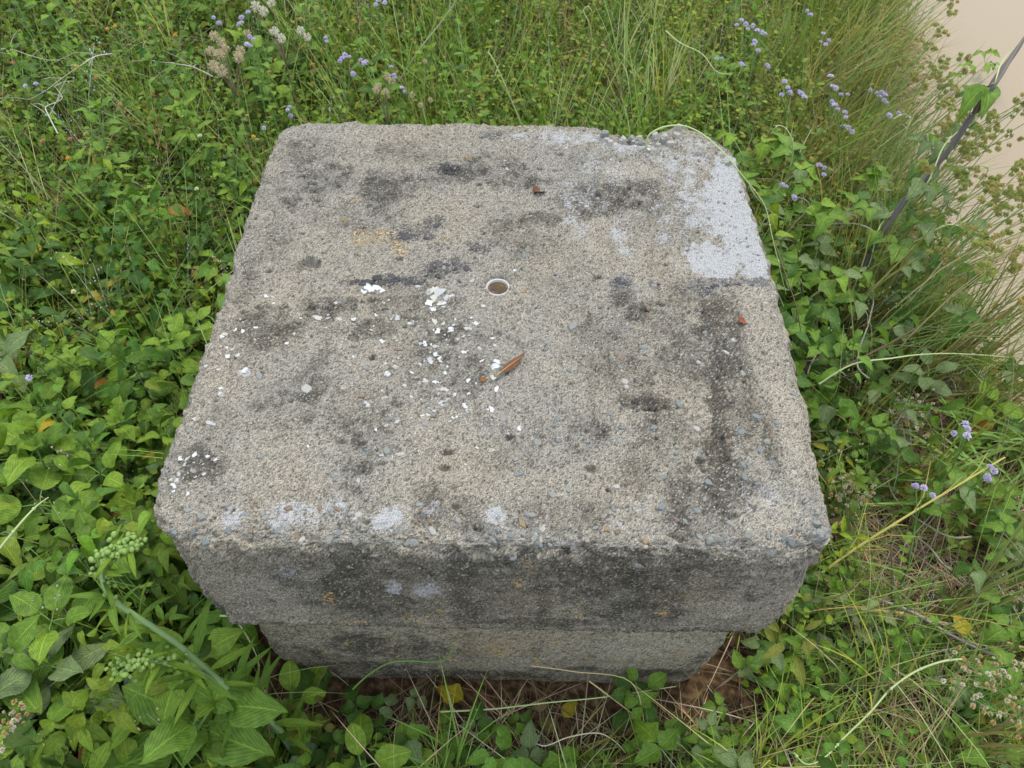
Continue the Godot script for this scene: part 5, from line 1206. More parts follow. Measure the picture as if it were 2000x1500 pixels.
func hand_placed() -> void:
	var r := RandomNumberGenerator.new()
	r.seed = 4242
	for q in [[-0.739, 0.12, 0, 1.15, 0.4, "mid", "large toothed leaves drooping beside the flecked front corner of the block"], [-0.499, 0.442, 1, 1.15, 2.2, "bright", "tall bright green broad leaved weed under the budding flower spikes"], [-0.619, 0.43, 2, 1.0, 1.0, "grey", "dull grey green broad leaved weed next to the bright tall one"], [-0.718, 0.323, 3, 1.0, 3.0, "deep", "dark pale speckled broad leaves below the large toothed leaves"], [-0.639, 0.481, 0, 1.0, 5.0, "mid", "broad leaves partly behind the beige dried flower cluster"], [-0.482, 0.51, 1, 1.3, 0.9, "mid", "big lobed leaf weed low under the budding flower spikes"], [-0.18, 0.504, 4, 1.15, 0.5, "bright", "bright four leaved weed alone before the block's base"], [-0.126, 0.51, 4, 0.8, 2.0, "bright", "round leaved seedling next to the bright four leaved weed"], [-0.724, 0.049, 2, 0.95, 1.7, "bright", "bright narrow topped weed beside the flecked side of the block"], [-0.789, 0.078, 1, 1.1, 0.2, "mid", "spreading broad leaved weed farther out from the flecked side"], [-0.731, 0.14, 3, 1.0, 4.2, "deep", "dark broad leaved weed sunk behind the large toothed leaves"], [-0.653, -0.057, 1, 0.8, 5.1, "bright", "fresh whorled weed close to the flecked side of the block"], [-0.625, -0.016, 2, 0.75, 2.7, "bright", "twin whorled weed leaning on the flecked side of the block"], [-0.744, -0.165, 0, 0.8, 3.7, "mid", "mid green weed with drooping leaves off the flecked side"], [-0.868, -0.23, 1, 0.9, 1.2, "bright", "bright three leaved weed rising far off the flecked side"], [-0.644, -0.288, 2, 0.8, 0.1, "bright", "bright leafy weed touching the block's side below the stains"], [-0.599, -0.213, 0, 0.7, 4.5, "mid", "shaded weed tucked against the flecked side of the block"], [-0.673, -0.232, 1, 0.75, 2.3, "mid", "bushy weed a hand from the flecked side of the block"], [-0.982, -0.784, 5, 1.15, 1.5, "mid", "tall mint like weed with many paired leaves beyond the flecked side"], [-0.921, -0.727, 5, 1.0, 2.9, "mid", "paired leaved weed in front of the tall mint like one"], [-0.749, -0.885, 5, 1.0, 0.7, "bright", "pale topped paired leaved weed behind the plain rear corner"], [-0.803, -0.618, 5, 0.95, 4.0, "mid", "weed with some orange leaves off the plain rear corner"], [-0.628, -0.728, 5, 0.8, 5.5, "deep", "dark weed crowding the plain rear corner of the block"], [-0.671, -0.808, 5, 0.85, 3.3, "mid", "slim weed beside the plain rear corner of the block"], [-0.786, -0.359, 1, 0.7, 4.4, "bright", "small bright weed with upright leaves off the flecked side"], [-0.93, -0.208, 2, 1.0, 2.0, "grey", "speckled grey green weed at the outer edge off the flecked side"], [-0.791, -0.091, 3, 0.95, 0.9, "deep", "dark pale dotted weed under the purple bud"], [-0.727, -0.26, 0, 0.7, 1.9, "bright", "low bright rosette weed off the flecked side"], [0.862, -0.311, 4, 0.9, 0.3, "lime", "yellow green round leaved sprig standing above the thatch"], [0.214, 0.401, 4, 0.75, 1.1, "deep", "small round leaved weed at the foot of the block's base"], [-0.304, 0.402, 4, 1.0, 2.4, "bright", "single upright oval leaved weed touching the block's base"], [-0.565, 0.135, 3, 0.9, 1.4, "deep", "dark drooping leaves tucked under the flecked front corner"], [-0.588, 0.25, 2, 0.9, 3.9, "deep", "dark leaves directly under the tip of the tallest flower spike"], [-0.503, 0.291, 3, 0.9, 5.2, "deep", "glossy dark leaves under the overhang below the flecked front corner"], [-0.699, 0.432, 1, 1.1, 4.6, "mid", "broad leaves at the outer edge beside the grey green weed"], [-0.39, 0.486, 2, 0.9, 0.4, "mid", "leafy weed between the two budding flower spikes and the base"]]:
		var o := make_weed(q[2], r, 1.0)
		tone_weed(o, q[5], r)
		place(o, "broad_leaved_weed", q[6], "weed", q[0], q[1], q[4], q[3], "broad leaved weeds round the block")
	for q in [[0.636, -0.603, "grey", 0.11], [0.653, -0.473, "mid", 0.11], [0.692, -0.471, "grey", 0.147], [0.731, -0.476, "mid", 0.185], [0.802, -0.474, "mid", 0.11], [0.596, -0.26, "deep", 0.11], [0.638, -0.186, "mid", 0.11], [0.696, -0.28, "grey", 0.147], [0.587, -0.111, "mid", 0.072], [0.647, -0.07, "grey", 0.035], [0.728, -0.191, "deep", 0.072], [0.63, -0.699, "mid", 0.147], [0.674, -0.582, "mid", 0.147], [0.526, -0.622, "bright", 0.185], [0.565, 0.016, "mid", 0.03], [0.545, -0.485, "deep", 0.147], [0.925, -0.677, "grey", 0.26], [0.874, -0.609, "mid", 0.185], [2.092, -2.662, "bright", 0.298], [-0.215, 0.486, "deep", 0.024], [-0.273, 0.492, "deep", 0.024], [-0.107, 0.487, "deep", 0.018], [-0.088, 0.498, "deep", 0.018], [-0.037, 0.48, "mid", 0.024], [-0.001, 0.484, "deep", 0.018], [0.109, 0.477, "mid", 0.024], [0.169, 0.479, "deep", 0.018], [0.278, 0.485, "mid", 0.018], [0.313, 0.48, "bright", 0.024], [0.378, 0.354, "mid", 0.03], [0.35, 0.489, "bright", 0.024], [0.397, 0.46, "mid", 0.018], [0.486, 0.348, "mid", 0.03], [0.444, 0.329, "deep", 0.018], [0.297, 0.477, "grey", 0.015], [0.46, 0.451, "mid", 0.018], [0.775, 0.289, "mid", 0.03], [0.826, 0.309, "grey", 0.03], [0.717, 0.464, "grey", 0.015], [0.813, 0.413, "grey", 0.024], [0.704, 0.326, "grey", 0.03], [0.552, 0.368, "mid", 0.015], [0.607, 0.303, "mid", 0.018], [0.796, 0.168, "grey", 0.03], [0.876, 0.186, "deep", 0.03], [0.75, 0.135, "grey", 0.036], [0.609, -0.61, "mid", 0.125], [0.665, -0.382, "grey", 0.11], [0.701, -0.406, "mid", 0.14], [0.814, -0.514, "grey", 0.155], [0.634, -0.269, "mid", 0.095], [0.707, -0.267, "deep", 0.095], [0.599, -0.374, "mid", 0.11], [0.776, -0.346, "grey", 0.11], [0.641, -0.161, "mid", 0.065], [0.576, -0.062, "deep", 0.05]]:
		var o := make_vine(r, q[2])
		var tone: String = {"deep": "dark green", "mid": "green", "grey": "grey green", "bright": "light green"}[q[2]]
		place(o, "trailing_vine", describe(tone + " lobed leaf vine", q[0], q[1]), "vine", q[0], q[1], r.randf() * TAU, (0.72 if q[1] > 0.3 else 1.0) * r.randf_range(0.9, 1.2), "trailing vines with three lobed leaflets")
		o.position.y += q[3] if q[1] < 0.3 else -0.012      # it scrambles over the weeds below
	# tendrils and bare runners
	var bump := ball(6, 1.0)
	for q in [["pale green tendril arching over the chipped rear edge and down past the white paint", "pale", 0.0016, [[0.237, 0.535, -0.349], [0.239, 0.56, -0.351], [0.266, 0.57, -0.361], [0.3, 0.57, -0.362], [0.334, 0.56, -0.347], [0.366, 0.545, -0.316], [0.395, 0.52, -0.296], [0.44, 0.47, -0.286], [0.457, 0.43, -0.255], [0.478, 0.38, -0.233], [0.522, 0.28, -0.267]]], ["hooked pale tendril standing among weeds behind the white painted rear corner", "pale", 0.0018, [[0.614, 0.199, -0.685], [0.6, 0.299, -0.644], [0.585, 0.36, -0.629], [0.564, 0.391, -0.633], [0.543, 0.401, -0.628], [0.535, 0.381, -0.629]]], ["long looping pale tendril curling over beside the twisted dry stem", "pale", 0.002, [[0.848, 0.158, -0.817], [0.824, 0.243, -0.766], [0.819, 0.324, -0.703], [0.815, 0.384, -0.653], [0.817, 0.404, -0.655], [0.795, 0.419, -0.646], [0.775, 0.413, -0.64]]], ["long pale bare runner reaching straight from the block's side towards the strap leaved tussock", "pale", 0.0019, [[0.574, 0.2, -0.118], [0.627, 0.236, -0.135], [0.7, 0.237, -0.15], [0.773, 0.213, -0.182], [0.882, 0.168, -0.226], [1.062, 0.112, -0.265]]], ["pale green runner sweeping in an arc towards the beige seed cloud", "pale", 0.002, [[0.697, 0.147, 0.368], [0.663, 0.152, 0.374], [0.623, 0.146, 0.387], [0.582, 0.139, 0.411], [0.547, 0.13, 0.442], [0.505, 0.12, 0.475], [0.469, 0.12, 0.504], [0.442, 0.12, 0.513], [0.421, 0.14, 0.503]]], ["thin green tendril climbing and hooking against the spotted base of the block", "green", 0.0016, [[-0.214, 0.1, 0.413], [-0.188, 0.13, 0.402], [-0.155, 0.16, 0.395], [-0.124, 0.17, 0.395], [-0.094, 0.17, 0.396], [-0.07, 0.185, 0.397], [-0.059, 0.215, 0.392], [-0.06, 0.25, 0.388]]], ["short pale tendril dangling under the flecked front corner of the block", "pale", 0.0016, [[-0.39, 0.24, 0.362], [-0.368, 0.24, 0.367], [-0.352, 0.2, 0.384], [-0.351, 0.14, 0.395], [-0.372, 0.06, 0.405]]], ["stout pale tendril rising among the large toothed leaves beside the flecked front corner", "pale", 0.0022, [[-0.718, 0.28, 0.283], [-0.691, 0.3, 0.253], [-0.679, 0.3, 0.225], [-0.68, 0.28, 0.197]]], ["grey leafless stem slanting through the grass behind the middle of the block", "grey", 0.0022, [[-0.313, 0.139, -1.218], [-0.25, 0.22, -1.246], [-0.195, 0.272, -1.285], [-0.147, 0.324, -1.321]]], ["pale stem with nodding tip just behind the middle of the rear edge", "pale", 0.0018, [[0.024, 0.208, -0.918], [-0.01, 0.307, -0.906], [-0.036, 0.367, -0.912], [-0.052, 0.388, -0.924], [-0.06, 0.378, -0.93]]], ["thin dry upright stem in yellow grass behind the chipped rear edge", "grey", 0.0015, [[0.135, 0.115, -1.114], [0.101, 0.214, -1.1], [0.089, 0.314, -1.094], [0.083, 0.413, -1.075]]], ["knotted pale tendril doubled over at its tip in the tall rear grass", "pale", 0.0017, [[0.192, 0.214, -1.091], [0.192, 0.332, -1.05], [0.179, 0.411, -1.009], [0.163, 0.441, -1.015], [0.172, 0.451, -1.019], [0.182, 0.441, -1.016]]], ["leafy runner ending in a small closed loop beyond the twisted dry stem", "pale", 0.002, [[0.759, 0.196, -0.473], [0.832, 0.23, -0.475], [0.906, 0.253, -0.506], [0.944, 0.254, -0.488], [0.968, 0.259, -0.464], [0.98, 0.257, -0.436], [0.952, 0.263, -0.401], [0.946, 0.264, -0.427], [0.969, 0.259, -0.458]]], ["drooping pale runner tip below the looped one beyond the twisted dry stem", "pale", 0.0018, [[0.897, 0.145, -0.549], [0.924, 0.159, -0.493], [0.985, 0.146, -0.512], [1.021, 0.132, -0.543]]], ["wiry pale tendril snaking up beside brown sedge near the water", "pale", 0.0018, [[0.966, 0.21, -0.576], [0.973, 0.248, -0.593], [0.987, 0.285, -0.601], [0.99, 0.325, -0.596], [0.993, 0.334, -0.611]]], ["white wiry runner lying across bare litter at the foot of the block's front", "cream", 0.0013, [[0.043, 0.05, 0.456], [0.073, 0.06, 0.478], [0.111, 0.07, 0.468], [0.154, 0.07, 0.461], [0.181, 0.06, 0.469], [0.199, 0.04, 0.48]]], ["grey green runner stretched along the ground just before the block's base", "pale", 0.0017, [[-0.083, 0.06, 0.431], [-0.005, 0.07, 0.429], [0.081, 0.08, 0.421], [0.167, 0.08, 0.411], [0.28, 0.07, 0.389]]], ["bent tan grass stem leaning on the base of the block", "straw", 0.001, [[0.055, 0.17, 0.399], [0.117, 0.14, 0.395], [0.204, 0.12, 0.402], [0.231, 0.05, 0.452], [0.249, 0.01, 0.47]]], ["thin tan straw crossing between dark leaves before the block's base", "straw", 0.0013, [[0.143, 0.1, 0.394], [0.206, 0.07, 0.429], [0.283, 0.04, 0.478]]], ["fine dark wire of a stem down the side of the block below the blue stripe", "brown", 0.0014, [[0.472, 0.4, -0.277], [0.499, 0.35, -0.239], [0.525, 0.3, -0.213], [0.566, 0.2, -0.232], [0.604, 0.1, -0.241]]], ["pale double runner bowing over weeds behind the white painted rear corner", "pale", 0.0017, [[0.384, 0.317, -1.171], [0.416, 0.315, -1.113], [0.462, 0.313, -1.069], [0.497, 0.291, -1.025], [0.538, 0.281, -1.032]]]]:
		var p := smooth_path(v3s(q[3]), 6)
		var o := thing("tendril", q[0], "tendril")
		part("stem", tube_mesh(p, q[2] * 0.95, q[2] * 0.45, 6), stem_mat[q[1]], o)
		if q[1] == "pale":
			for k in range(4, p.size() - 1, 7):        # leaf scars, and a bud of tiny folded leaves here and there
				part("node", bump, stem_mat.pale, o, Transform3D(Basis().scaled(Vector3.ONE * q[2] * 1.25), p[k]))
				if k % 2 == 0:
					part("leaflet", L.lance[r.randi() % 4], GREEN.grey_fine, o, aim(p[k], r.randf() * TAU, 0.4, r.randf_range(0.010, 0.022)))
	# the twisted dry stem: three strands wound round one another, with a living vine on it
	var tw := smooth_path(v3s([[2.331, -0.35, -2.775], [2.196, -0.417, -2.625], [0.987, 0.485, -0.707], [0.937, 0.416, -0.652], [0.867, 0.352, -0.573], [0.805, 0.286, -0.525], [0.756, 0.206, -0.473], [0.723, 0.113, -0.435], [0.723, 0.012, -0.439]]), 10)
	var twist := thing("twisted_stem", "thick grey twisted dead stem rising aslant over the vine towards the water", "dead stem")
	for s in 3:
		var strand := []
		for i in tw.size():
			var d: Vector3 = (tw[mini(i + 1, tw.size() - 1)] - tw[maxi(i - 1, 0)]).normalized()
			var u := d.cross(Vector3.UP).normalized()
			var w := u.cross(d)
			var a := TAU * s / 3.0 + i * 0.22
			var wob := 1.0 + 0.25 * sin(i * 0.9 + s)
			strand.append(tw[i] + (u * cos(a) + w * sin(a)) * 0.0029 * wob)
		part("strand", tube_mesh(strand, 0.0036, 0.0044, 7), flat_material(lin(0.075 + 0.02 * s, 0.067 + 0.018 * s, 0.062 + 0.016 * s), 0.9), twist)
	var creeper := []
	for i in tw.size():
		var d: Vector3 = (tw[mini(i + 1, tw.size() - 1)] - tw[maxi(i - 1, 0)]).normalized()
		var u := d.cross(Vector3.UP).normalized()
		creeper.append(tw[i] + (u * cos(i * 0.35) + u.cross(d) * sin(i * 0.35)) * 0.0115)
	var cr := thing("climbing_vine", "thin pale vine wound along the twisted dry stem, two big leaves near its top", "vine")
	part("stem", tube_mesh(creeper, 0.0014, 0.0014, 5), stem_mat.pale, cr)
	for q in [[24, 2.6, 0.075, "mid"], [24, 1.5, 0.07, "mid"], [25, 3.3, 0.045, "deep"], [36, 2.2, 0.055, "grey"], [44, 2.5, 0.062, "grey"], [44, 1.5, 0.055, "grey"], [52, 3.0, 0.05, "grey"], [56, 2.2, 0.05, "mid"], [60, 0.6, 0.045, "mid"], [64, 1.4, 0.05, "bright"], [66, 2.8, 0.05, "mid"], [70, 0.2, 0.05, "deep"], [74, 2.3, 0.05, "mid"]]:
		var i := mini(q[0], creeper.size() - 1)
		part("leaf", L.lobed[r.randi() % 4], GREEN[q[3]], cr, aim(creeper[i], q[1], r.randf_range(-0.35, 0.15), q[2], r.randfn(0, 0.3)))
	for q in [["long yellow reed stalk lying aslant above brown thatch towards the strap leaved tussock", "yellow", 0.0028, [[0.532, 0.06, 0.202], [0.583, 0.099, 0.174], [0.637, 0.135, 0.149], [0.703, 0.166, 0.117], [0.77, 0.193, 0.085], [0.841, 0.218, 0.05]]], ["thick dry yellowish branch lying out from under the knobbly front corner", "branch", 0.0044, [[0.496, 0.04, 0.234], [0.556, 0.05, 0.243], [0.62, 0.057, 0.252], [0.694, 0.057, 0.26], [0.77, 0.043, 0.277], [0.832, 0.03, 0.288], [0.902, 0.014, 0.302]]], ["grey weathered straw bundle lying over the thick yellowish branch", "greystraw", 0.003, [[0.627, 0.056, 0.227], [0.684, 0.064, 0.256], [0.734, 0.06, 0.289], [0.789, 0.049, 0.314], [0.872, 0.021, 0.326]]], ["reddish thin stem standing through the budding flower spikes", "brown", 0.0016, [[-0.299, 0.26, 0.47], [-0.317, 0.16, 0.475], [-0.328, 0.06, 0.502]]], ["brown bare stem slanting through vine leaves beside the block", "brown", 0.003, [[0.581, 0.039, -0.224], [0.64, 0.115, -0.216], [0.719, 0.183, -0.224], [0.771, 0.233, -0.231]]], ["thin upright dry stalk in the thatch beyond the knobbly front corner", "brown", 0.002, [[0.675, 0.01, 0.237], [0.644, 0.114, 0.222], [0.606, 0.218, 0.219]]]]:
		var p := smooth_path(v3s(q[3]), 5)
		var o := thing("dry_stalk", q[0], "stalk")
		part("stem", tube_mesh(p, q[2], q[2] * 0.55, 6), stem_mat[q[1]], o)
		var n := 3 if q[1] == "brown" else 7
		for k in n:
			var i: int = 2 + (p.size() - 4) * k / n
			var d: Vector3 = (p[i + 1] - p[i]).normalized()
			var side := Vector3(r.randfn(0, 0.6), absf(r.randfn(0.3, 0.3)), r.randfn(0, 0.6))
			var l := r.randf_range(0.025, 0.07)
			part("twig", tube_mesh([p[i], p[i] + (d + side * 0.5) * l * 0.5, p[i] + (d + side) * l], q[2] * 0.45, q[2] * 0.2, 4), stem_mat[q[1]], o)
	for q in [[[-1.292, 0.236, -1.153], "pale forked dead twig in the low clover far behind the flecked side", 0.3], [[-1.129, 0.209, -0.952], "pale branching dead twig beside a leafy mint like weed", 1.9], [[-1.129, 0.215, -1.119], "silvery curved dead twig among reddish stems beyond the flecked side", 4.0], [[-0.87, 0.216, -1.148], "fan of bleached dead stalks behind the plain rear corner", 2.6]]:
		var o := thing("dead_twig", q[1], "twig", v3(q[0]), q[2])
		var spine := []
		for i in 6:
			spine.append(Vector3(-0.11 + i * 0.05, 0.02 * sin(i * 1.1), 0.012 * cos(i * 1.7)))
		part("stem", tube_mesh(smooth_path(spine, 4), 0.0016, 0.0006, 5), stem_mat.twig, o)
		for k in 6:
			var f: Vector3 = spine[k % 5 + 1]
			var d := Vector3(0.8, r.randfn(0, 0.5), (1.0 if k % 2 == 0 else -1.0) * r.randf_range(0.5, 1.1)).normalized()
			part("branch", tube_mesh([f, f + d * 0.03 + Vector3(0, 0.004, 0), f + d * r.randf_range(0.05, 0.09)], 0.0009, 0.0004, 4), stem_mat.twig, o)
	flowers(r)
	spikes(r)
	waterside(r)
	var flat_leaf := [leaf_mesh("lobed", 0.30, 0.1, 0.5, 0.0, 12, 201), leaf_mesh("ovate", 0.27, 0.2, 0.9, 0.02, 12, 202), leaf_mesh("broad", 0.30, 0.25, 0.7, 0.02, 14, 203), leaf_mesh("lance", 0.14, 0.4, 0.9, 0.0, 10, 204)]
	var k := 0
	for q in [[[-0.05, 0.045, 0.408], 0.036, 0.5, "yellow", "bright yellow fallen leaf at the foot of the block's base"], [[0.107, 0.03, 0.426], 0.028, 2.2, "yellow", "folded yellow leaf in the brown litter before the base"], [[0.097, 0.02, 0.44], 0.026, 0.3, "olive", "olive yellow leaf just below the folded yellow one"], [[-0.444, 0.06, 0.452], 0.045, 0.2, "yellow", "yellowing broad leaf deep under the budding flower spikes"], [[-0.454, 0.04, 0.464], 0.034, 1.0, "olive", "shaded yellow leaf under the yellowing broad leaf"], [[-0.744, 0.2, -0.581], 0.036, 2.9, "orange", "orange leaf standing out in weeds off the plain rear corner"], [[-0.805, 0.18, -0.594], 0.026, 1.2, "orange", "smaller orange leaf below the weed off the plain rear corner"], [[-0.613, 0.1, 0.12], 0.034, 0.2, "brownyellow", "curled brown yellow leaf under the flecked front corner"], [[0.753, 0.077, 0.3], 0.03, 1.5, "yellow", "bright yellow leaf hanging by the thick yellowish branch"], [[0.612, 0.077, 0.101], 0.026, 0.4, "tan", "pale brown curled leaf beside the knobbly front corner"], [[0.606, 0.048, 0.153], 0.018, 0.9, "tan", "small tan leaf under the long yellow reed stalk"], [[0.635, 0.045, 0.145], 0.016, 2.4, "tan", "tiny pale tan leaf beside the small tan one"], [[0.066, 0.04, 0.422], 0.022, 1.9, "tan", "curled tan leaf between the two yellow leaves"], [[0.853, 0.015, 0.303], 0.024, 1.9, "tan", "pinkish brown leaf near the beige seed cloud"], [[0.569, 0.05, 0.261], 0.02, 2.0, "brown", "brown leaf hanging over the thick yellowish branch"], [[-0.08, 0.03, 0.393], 0.03, 1.6, "brown", "large brown dead leaf against the block's base"], [[0.13, 0.02, 0.464], 0.05, 0.5, "brown", "long pale brown dead leaf in the litter before the base"], [[0.202, 0.02, 0.448], 0.055, 2.6, "tan", "grey brown strip of dead leaf in the litter"], [[-0.043, 0.03, 0.467], 0.026, 1.4, "tan", "tan dead leaf below the dark vine leaves"], [[0.024, 0.03, 0.484], 0.03, 0.7, "tan", "rounded tan dead leaf farthest before the base"], [[1.131, 0.137, -1.27], 0.03, 0.6, "tan", "pale tan leaf caught in grass near the water"], [[0.765, 0.124, -0.32], 0.03, 2.0, "tan", "curled straw coloured leaf in the vine beside the block"], [[-0.57, 0.12, 0.527], 0.024, 0.8, "redbrown", "crumpled red brown leaf beside the beige dried flower cluster"]]:
		var at := v3(q[0])
		var form: ArrayMesh = flat_leaf[3] if q[1] > 0.045 else flat_leaf[k % 3]
		single("fallen_leaf", form, GREEN[q[3]], q[4], "leaf", aim(at, q[2] + PI, 0.1 + 0.15 * sin(k * 2.0), q[1] * 1.5, 0.25 * cos(k * 1.3)))
		k += 1

func flowers(r: RandomNumberGenerator) -> void:
	var head := [fluff(70, 0.10, true, 5, 0.6), fluff(60, 0.11, true, 6, 0.6), fluff(80, 0.09, true, 7, 0.6)]
	var petal := flat_material(lin(0.58, 0.51, 0.80), 0.7, 0.3)
	var petal_pale := flat_material(lin(0.66, 0.60, 0.86), 0.7, 0.3)
	var n := 0
	for q in [["pair of lavender tufts on the tallest stem beyond the fluffy seed heads", [[-0.737, 0.356, -1.132], [-0.719, 0.355, -1.109]]], ["lavender tufts in a loose row just above the fluffy seed heads", [[-0.657, 0.373, -1.067], [-0.63, 0.411, -1.024], [-0.627, 0.403, -1.066]]], ["three small lavender tufts hanging beside the fluffy seed heads", [[-0.605, 0.388, -0.944], [-0.601, 0.38, -0.983], [-0.612, 0.38, -0.996]]], ["single lavender tuft in thin grass between the two seed head clumps", [[-0.439, 0.371, -1.011]]], ["lavender tufts on crossing stems behind the plain rear corner", [[-0.399, 0.349, -0.948], [-0.399, 0.331, -1.008], [-0.372, 0.318, -0.945]]], ["lavender tufts just above the brown seed heads behind the block", [[-0.359, 0.33, -0.987], [-0.34, 0.358, -0.924], [-0.286, 0.32, -0.975], [-0.267, 0.347, -0.892]]], ["nodding lavender tufts close behind the rear edge", [[-0.265, 0.269, -0.97], [-0.262, 0.25, -0.985]]], ["single lavender tuft beside the plain rear corner of the block", [[-0.565, 0.264, -0.803]]], ["pale bluish tufts low in grass behind the plain rear corner", [[-0.524, 0.266, -0.874], [-0.522, 0.246, -0.882]]], ["big lavender head at the far edge of the weeds behind the block", [[-0.32, 0.415, -1.107], [-0.311, 0.396, -1.136], [-0.321, 0.423, -1.069]]], ["lavender tufts on red brown stems farthest behind the white painted rear corner", [[0.558, 0.364, -1.135], [0.571, 0.354, -1.135], [0.588, 0.352, -1.133]]], ["lavender tufts in a bent row behind the white painted rear corner", [[0.595, 0.351, -1.11], [0.612, 0.34, -1.122], [0.586, 0.341, -1.076], [0.587, 0.339, -1.035]]], ["lavender tufts at the edge of the tall grass near the water", [[0.737, 0.352, -1.211], [0.742, 0.35, -1.193], [0.775, 0.321, -1.157]]], ["two lavender tufts on a leaning stem near the water", [[0.768, 0.322, -1.101], [0.79, 0.308, -1.148]]], ["dense cluster of lavender tufts in yellowish herb behind the white painted rear corner", [[0.623, 0.342, -0.895], [0.632, 0.331, -0.888], [0.644, 0.31, -0.902], [0.666, 0.317, -0.887], [0.684, 0.294, -0.911]]], ["cluster of lavender tufts in the middle of the yellowish herb", [[0.746, 0.323, -0.952], [0.756, 0.301, -0.946], [0.771, 0.288, -0.963], [0.786, 0.275, -0.955]]], ["string of lavender tufts down a stem in the yellowish herb", [[0.746, 0.292, -0.898], [0.75, 0.291, -0.883], [0.745, 0.302, -0.848], [0.743, 0.321, -0.787]]], ["lavender tufts facing the water beside cream seed flecks", [[0.888, 0.241, -1.036], [0.903, 0.237, -1.029], [0.891, 0.269, -0.979], [0.896, 0.258, -0.962]]], ["lavender tufts close under the long looping tendril", [[0.89, 0.259, -0.895], [0.949, 0.216, -0.974]]], ["lavender pair just beside the dark gap behind the white painted rear corner", [[0.785, 0.253, -0.851], [0.799, 0.24, -0.855]]], ["lone lavender tufts over the vine leaves behind the white painted rear corner", [[0.662, 0.293, -0.647], [0.679, 0.281, -0.657]]], ["small bluish tufts close to the white painted rear corner", [[0.572, 0.29, -0.582], [0.595, 0.279, -0.553]]], ["scattered pale lavender tufts far behind the hooked tendril", [[0.55, 0.32, -1.004], [0.517, 0.293, -1.082], [0.617, 0.306, -1.02]]], ["lavender tufts drooping over the strap leaved tussock", [[0.766, 0.264, 0.017], [0.752, 0.287, 0.044], [0.745, 0.258, 0.032], [0.745, 0.288, 0.06]]], ["lavender tufts just before the strap leaved tussock", [[0.811, 0.215, 0.068], [0.823, 0.202, 0.067], [0.799, 0.217, 0.088]]], ["two lavender tufts beside the long yellow reed stalk", [[0.674, 0.221, 0.112], [0.668, 0.251, 0.135]]], ["single lavender tuft in broad leaves off the flecked side of the block", [[-0.769, 0.32, -0.004]]], ["tiny lilac tuft in the clover far off the flecked side", [[-1.143, 0.297, -0.911]]]]:
		var o := thing("lavender_flower_weed", q[0], "flower", Vector3.ZERO, 0.0, "lavender flowered weeds")
		var c := Vector3.ZERO
		for p in q[1]:
			c += v3(p) / q[1].size()
		var foot := ground_pt(c.x + r.randfn(0, 0.03), c.z + r.randfn(0, 0.03))
		var fork := foot.lerp(c, 0.72) + Vector3(r.randfn(0, 0.008), 0, r.randfn(0, 0.008))
		var st := SurfaceTool.new()
		st.begin(Mesh.PRIMITIVE_TRIANGLES)
		tube(st, [foot - Vector3(0, 0.02, 0), foot.lerp(fork, 0.5) + Vector3(0.006, 0, 0.004), fork], 0.0018, 0.0013, 5)
		for p in q[1]:
			tube(st, [fork, fork.lerp(v3(p), 0.5) + Vector3(0, 0.006, 0), v3(p)], 0.0010, 0.0007, 4)
		st.generate_normals()
		part("stem", st.commit(), stem_mat.green, o)
		for p in q[1]:
			var m := petal if r.randf() < 0.65 else petal_pale
			part("flower_head", head[n % 3], m, o, Transform3D(Basis(Vector3.UP, r.randf() * 6.0).rotated(Vector3.RIGHT, r.randfn(0.3, 0.3)).scaled(Vector3.ONE * r.randf_range(0.0052, 0.0078)), v3(p)))
			if r.randf() < 0.6:
				part("flower_head", head[(n + 1) % 3], petal, o, Transform3D(Basis().scaled(Vector3.ONE * r.randf_range(0.005, 0.007)), v3(p) + Vector3(r.randfn(0, 0.009), -0.003, r.randfn(0, 0.009))))
			n += 1
		for k in 6:
			part("leaf", L.ovate[r.randi() % 4], GREEN["mid" if r.randf() < 0.6 else "bright"], o, aim(foot.lerp(fork, 0.3 + 0.12 * k), r.randf() * TAU, r.randf_range(0.0, 0.6), r.randf_range(0.018, 0.034)))
	var puff := [fluff(110, 0.05, false, 15, 0.2), fluff(90, 0.06, false, 16, 0.2)]
	var tan_m := flat_material(lin(0.50, 0.42, 0.30), 0.9, 0.3)
	var white_m := flat_material(lin(0.62, 0.60, 0.52), 0.9, 0.3)
	n = 0
	for q in [["tall clump of fluffy tan seed heads behind the plain rear corner", [[-0.704, 0.371, -1.016, 0.0129], [-0.681, 0.37, -0.99, 0.0117], [-0.695, 0.369, -0.95, 0.0129], [-0.672, 0.368, -0.934, 0.0141], [-0.665, 0.369, -0.962, 0.0117], [-0.674, 0.367, -0.891, 0.0141], [-0.653, 0.366, -0.871, 0.0152], [-0.627, 0.369, -0.952, 0.0129], [-0.626, 0.368, -0.926, 0.0141], [-0.627, 0.372, -1.029, 0.0094]]], ["small brown seed heads on thin stems close behind the rear edge", [[-0.314, 0.307, -0.897, 0.0094], [-0.293, 0.309, -0.953, 0.0106], [-0.282, 0.308, -0.936, 0.0094], [-0.292, 0.307, -0.89, 0.0094], [-0.312, 0.307, -0.914, 0.0094]]], ["whitish fluffy seed plumes far behind the plain rear corner", [[-0.566, 0.372, -1.037, 0.0129], [-0.543, 0.371, -1.009, 0.0117], [-0.503, 0.372, -1.043, 0.0117], [-0.483, 0.371, -1.017, 0.0106], [-0.633, 0.376, -1.153, 0.0141], [-0.609, 0.375, -1.129, 0.0129], [-0.598, 0.377, -1.17, 0.0117]]], ["tan seed heads fading behind the brown ones in the rear grass", [[-0.238, 0.268, -0.943, 0.0082], [-0.214, 0.267, -0.902, 0.007], [-0.193, 0.268, -0.923, 0.007], [-0.219, 0.274, -1.086, 0.007]]]]:
		var o := thing("seed_head_weed", q[0], "seed heads")
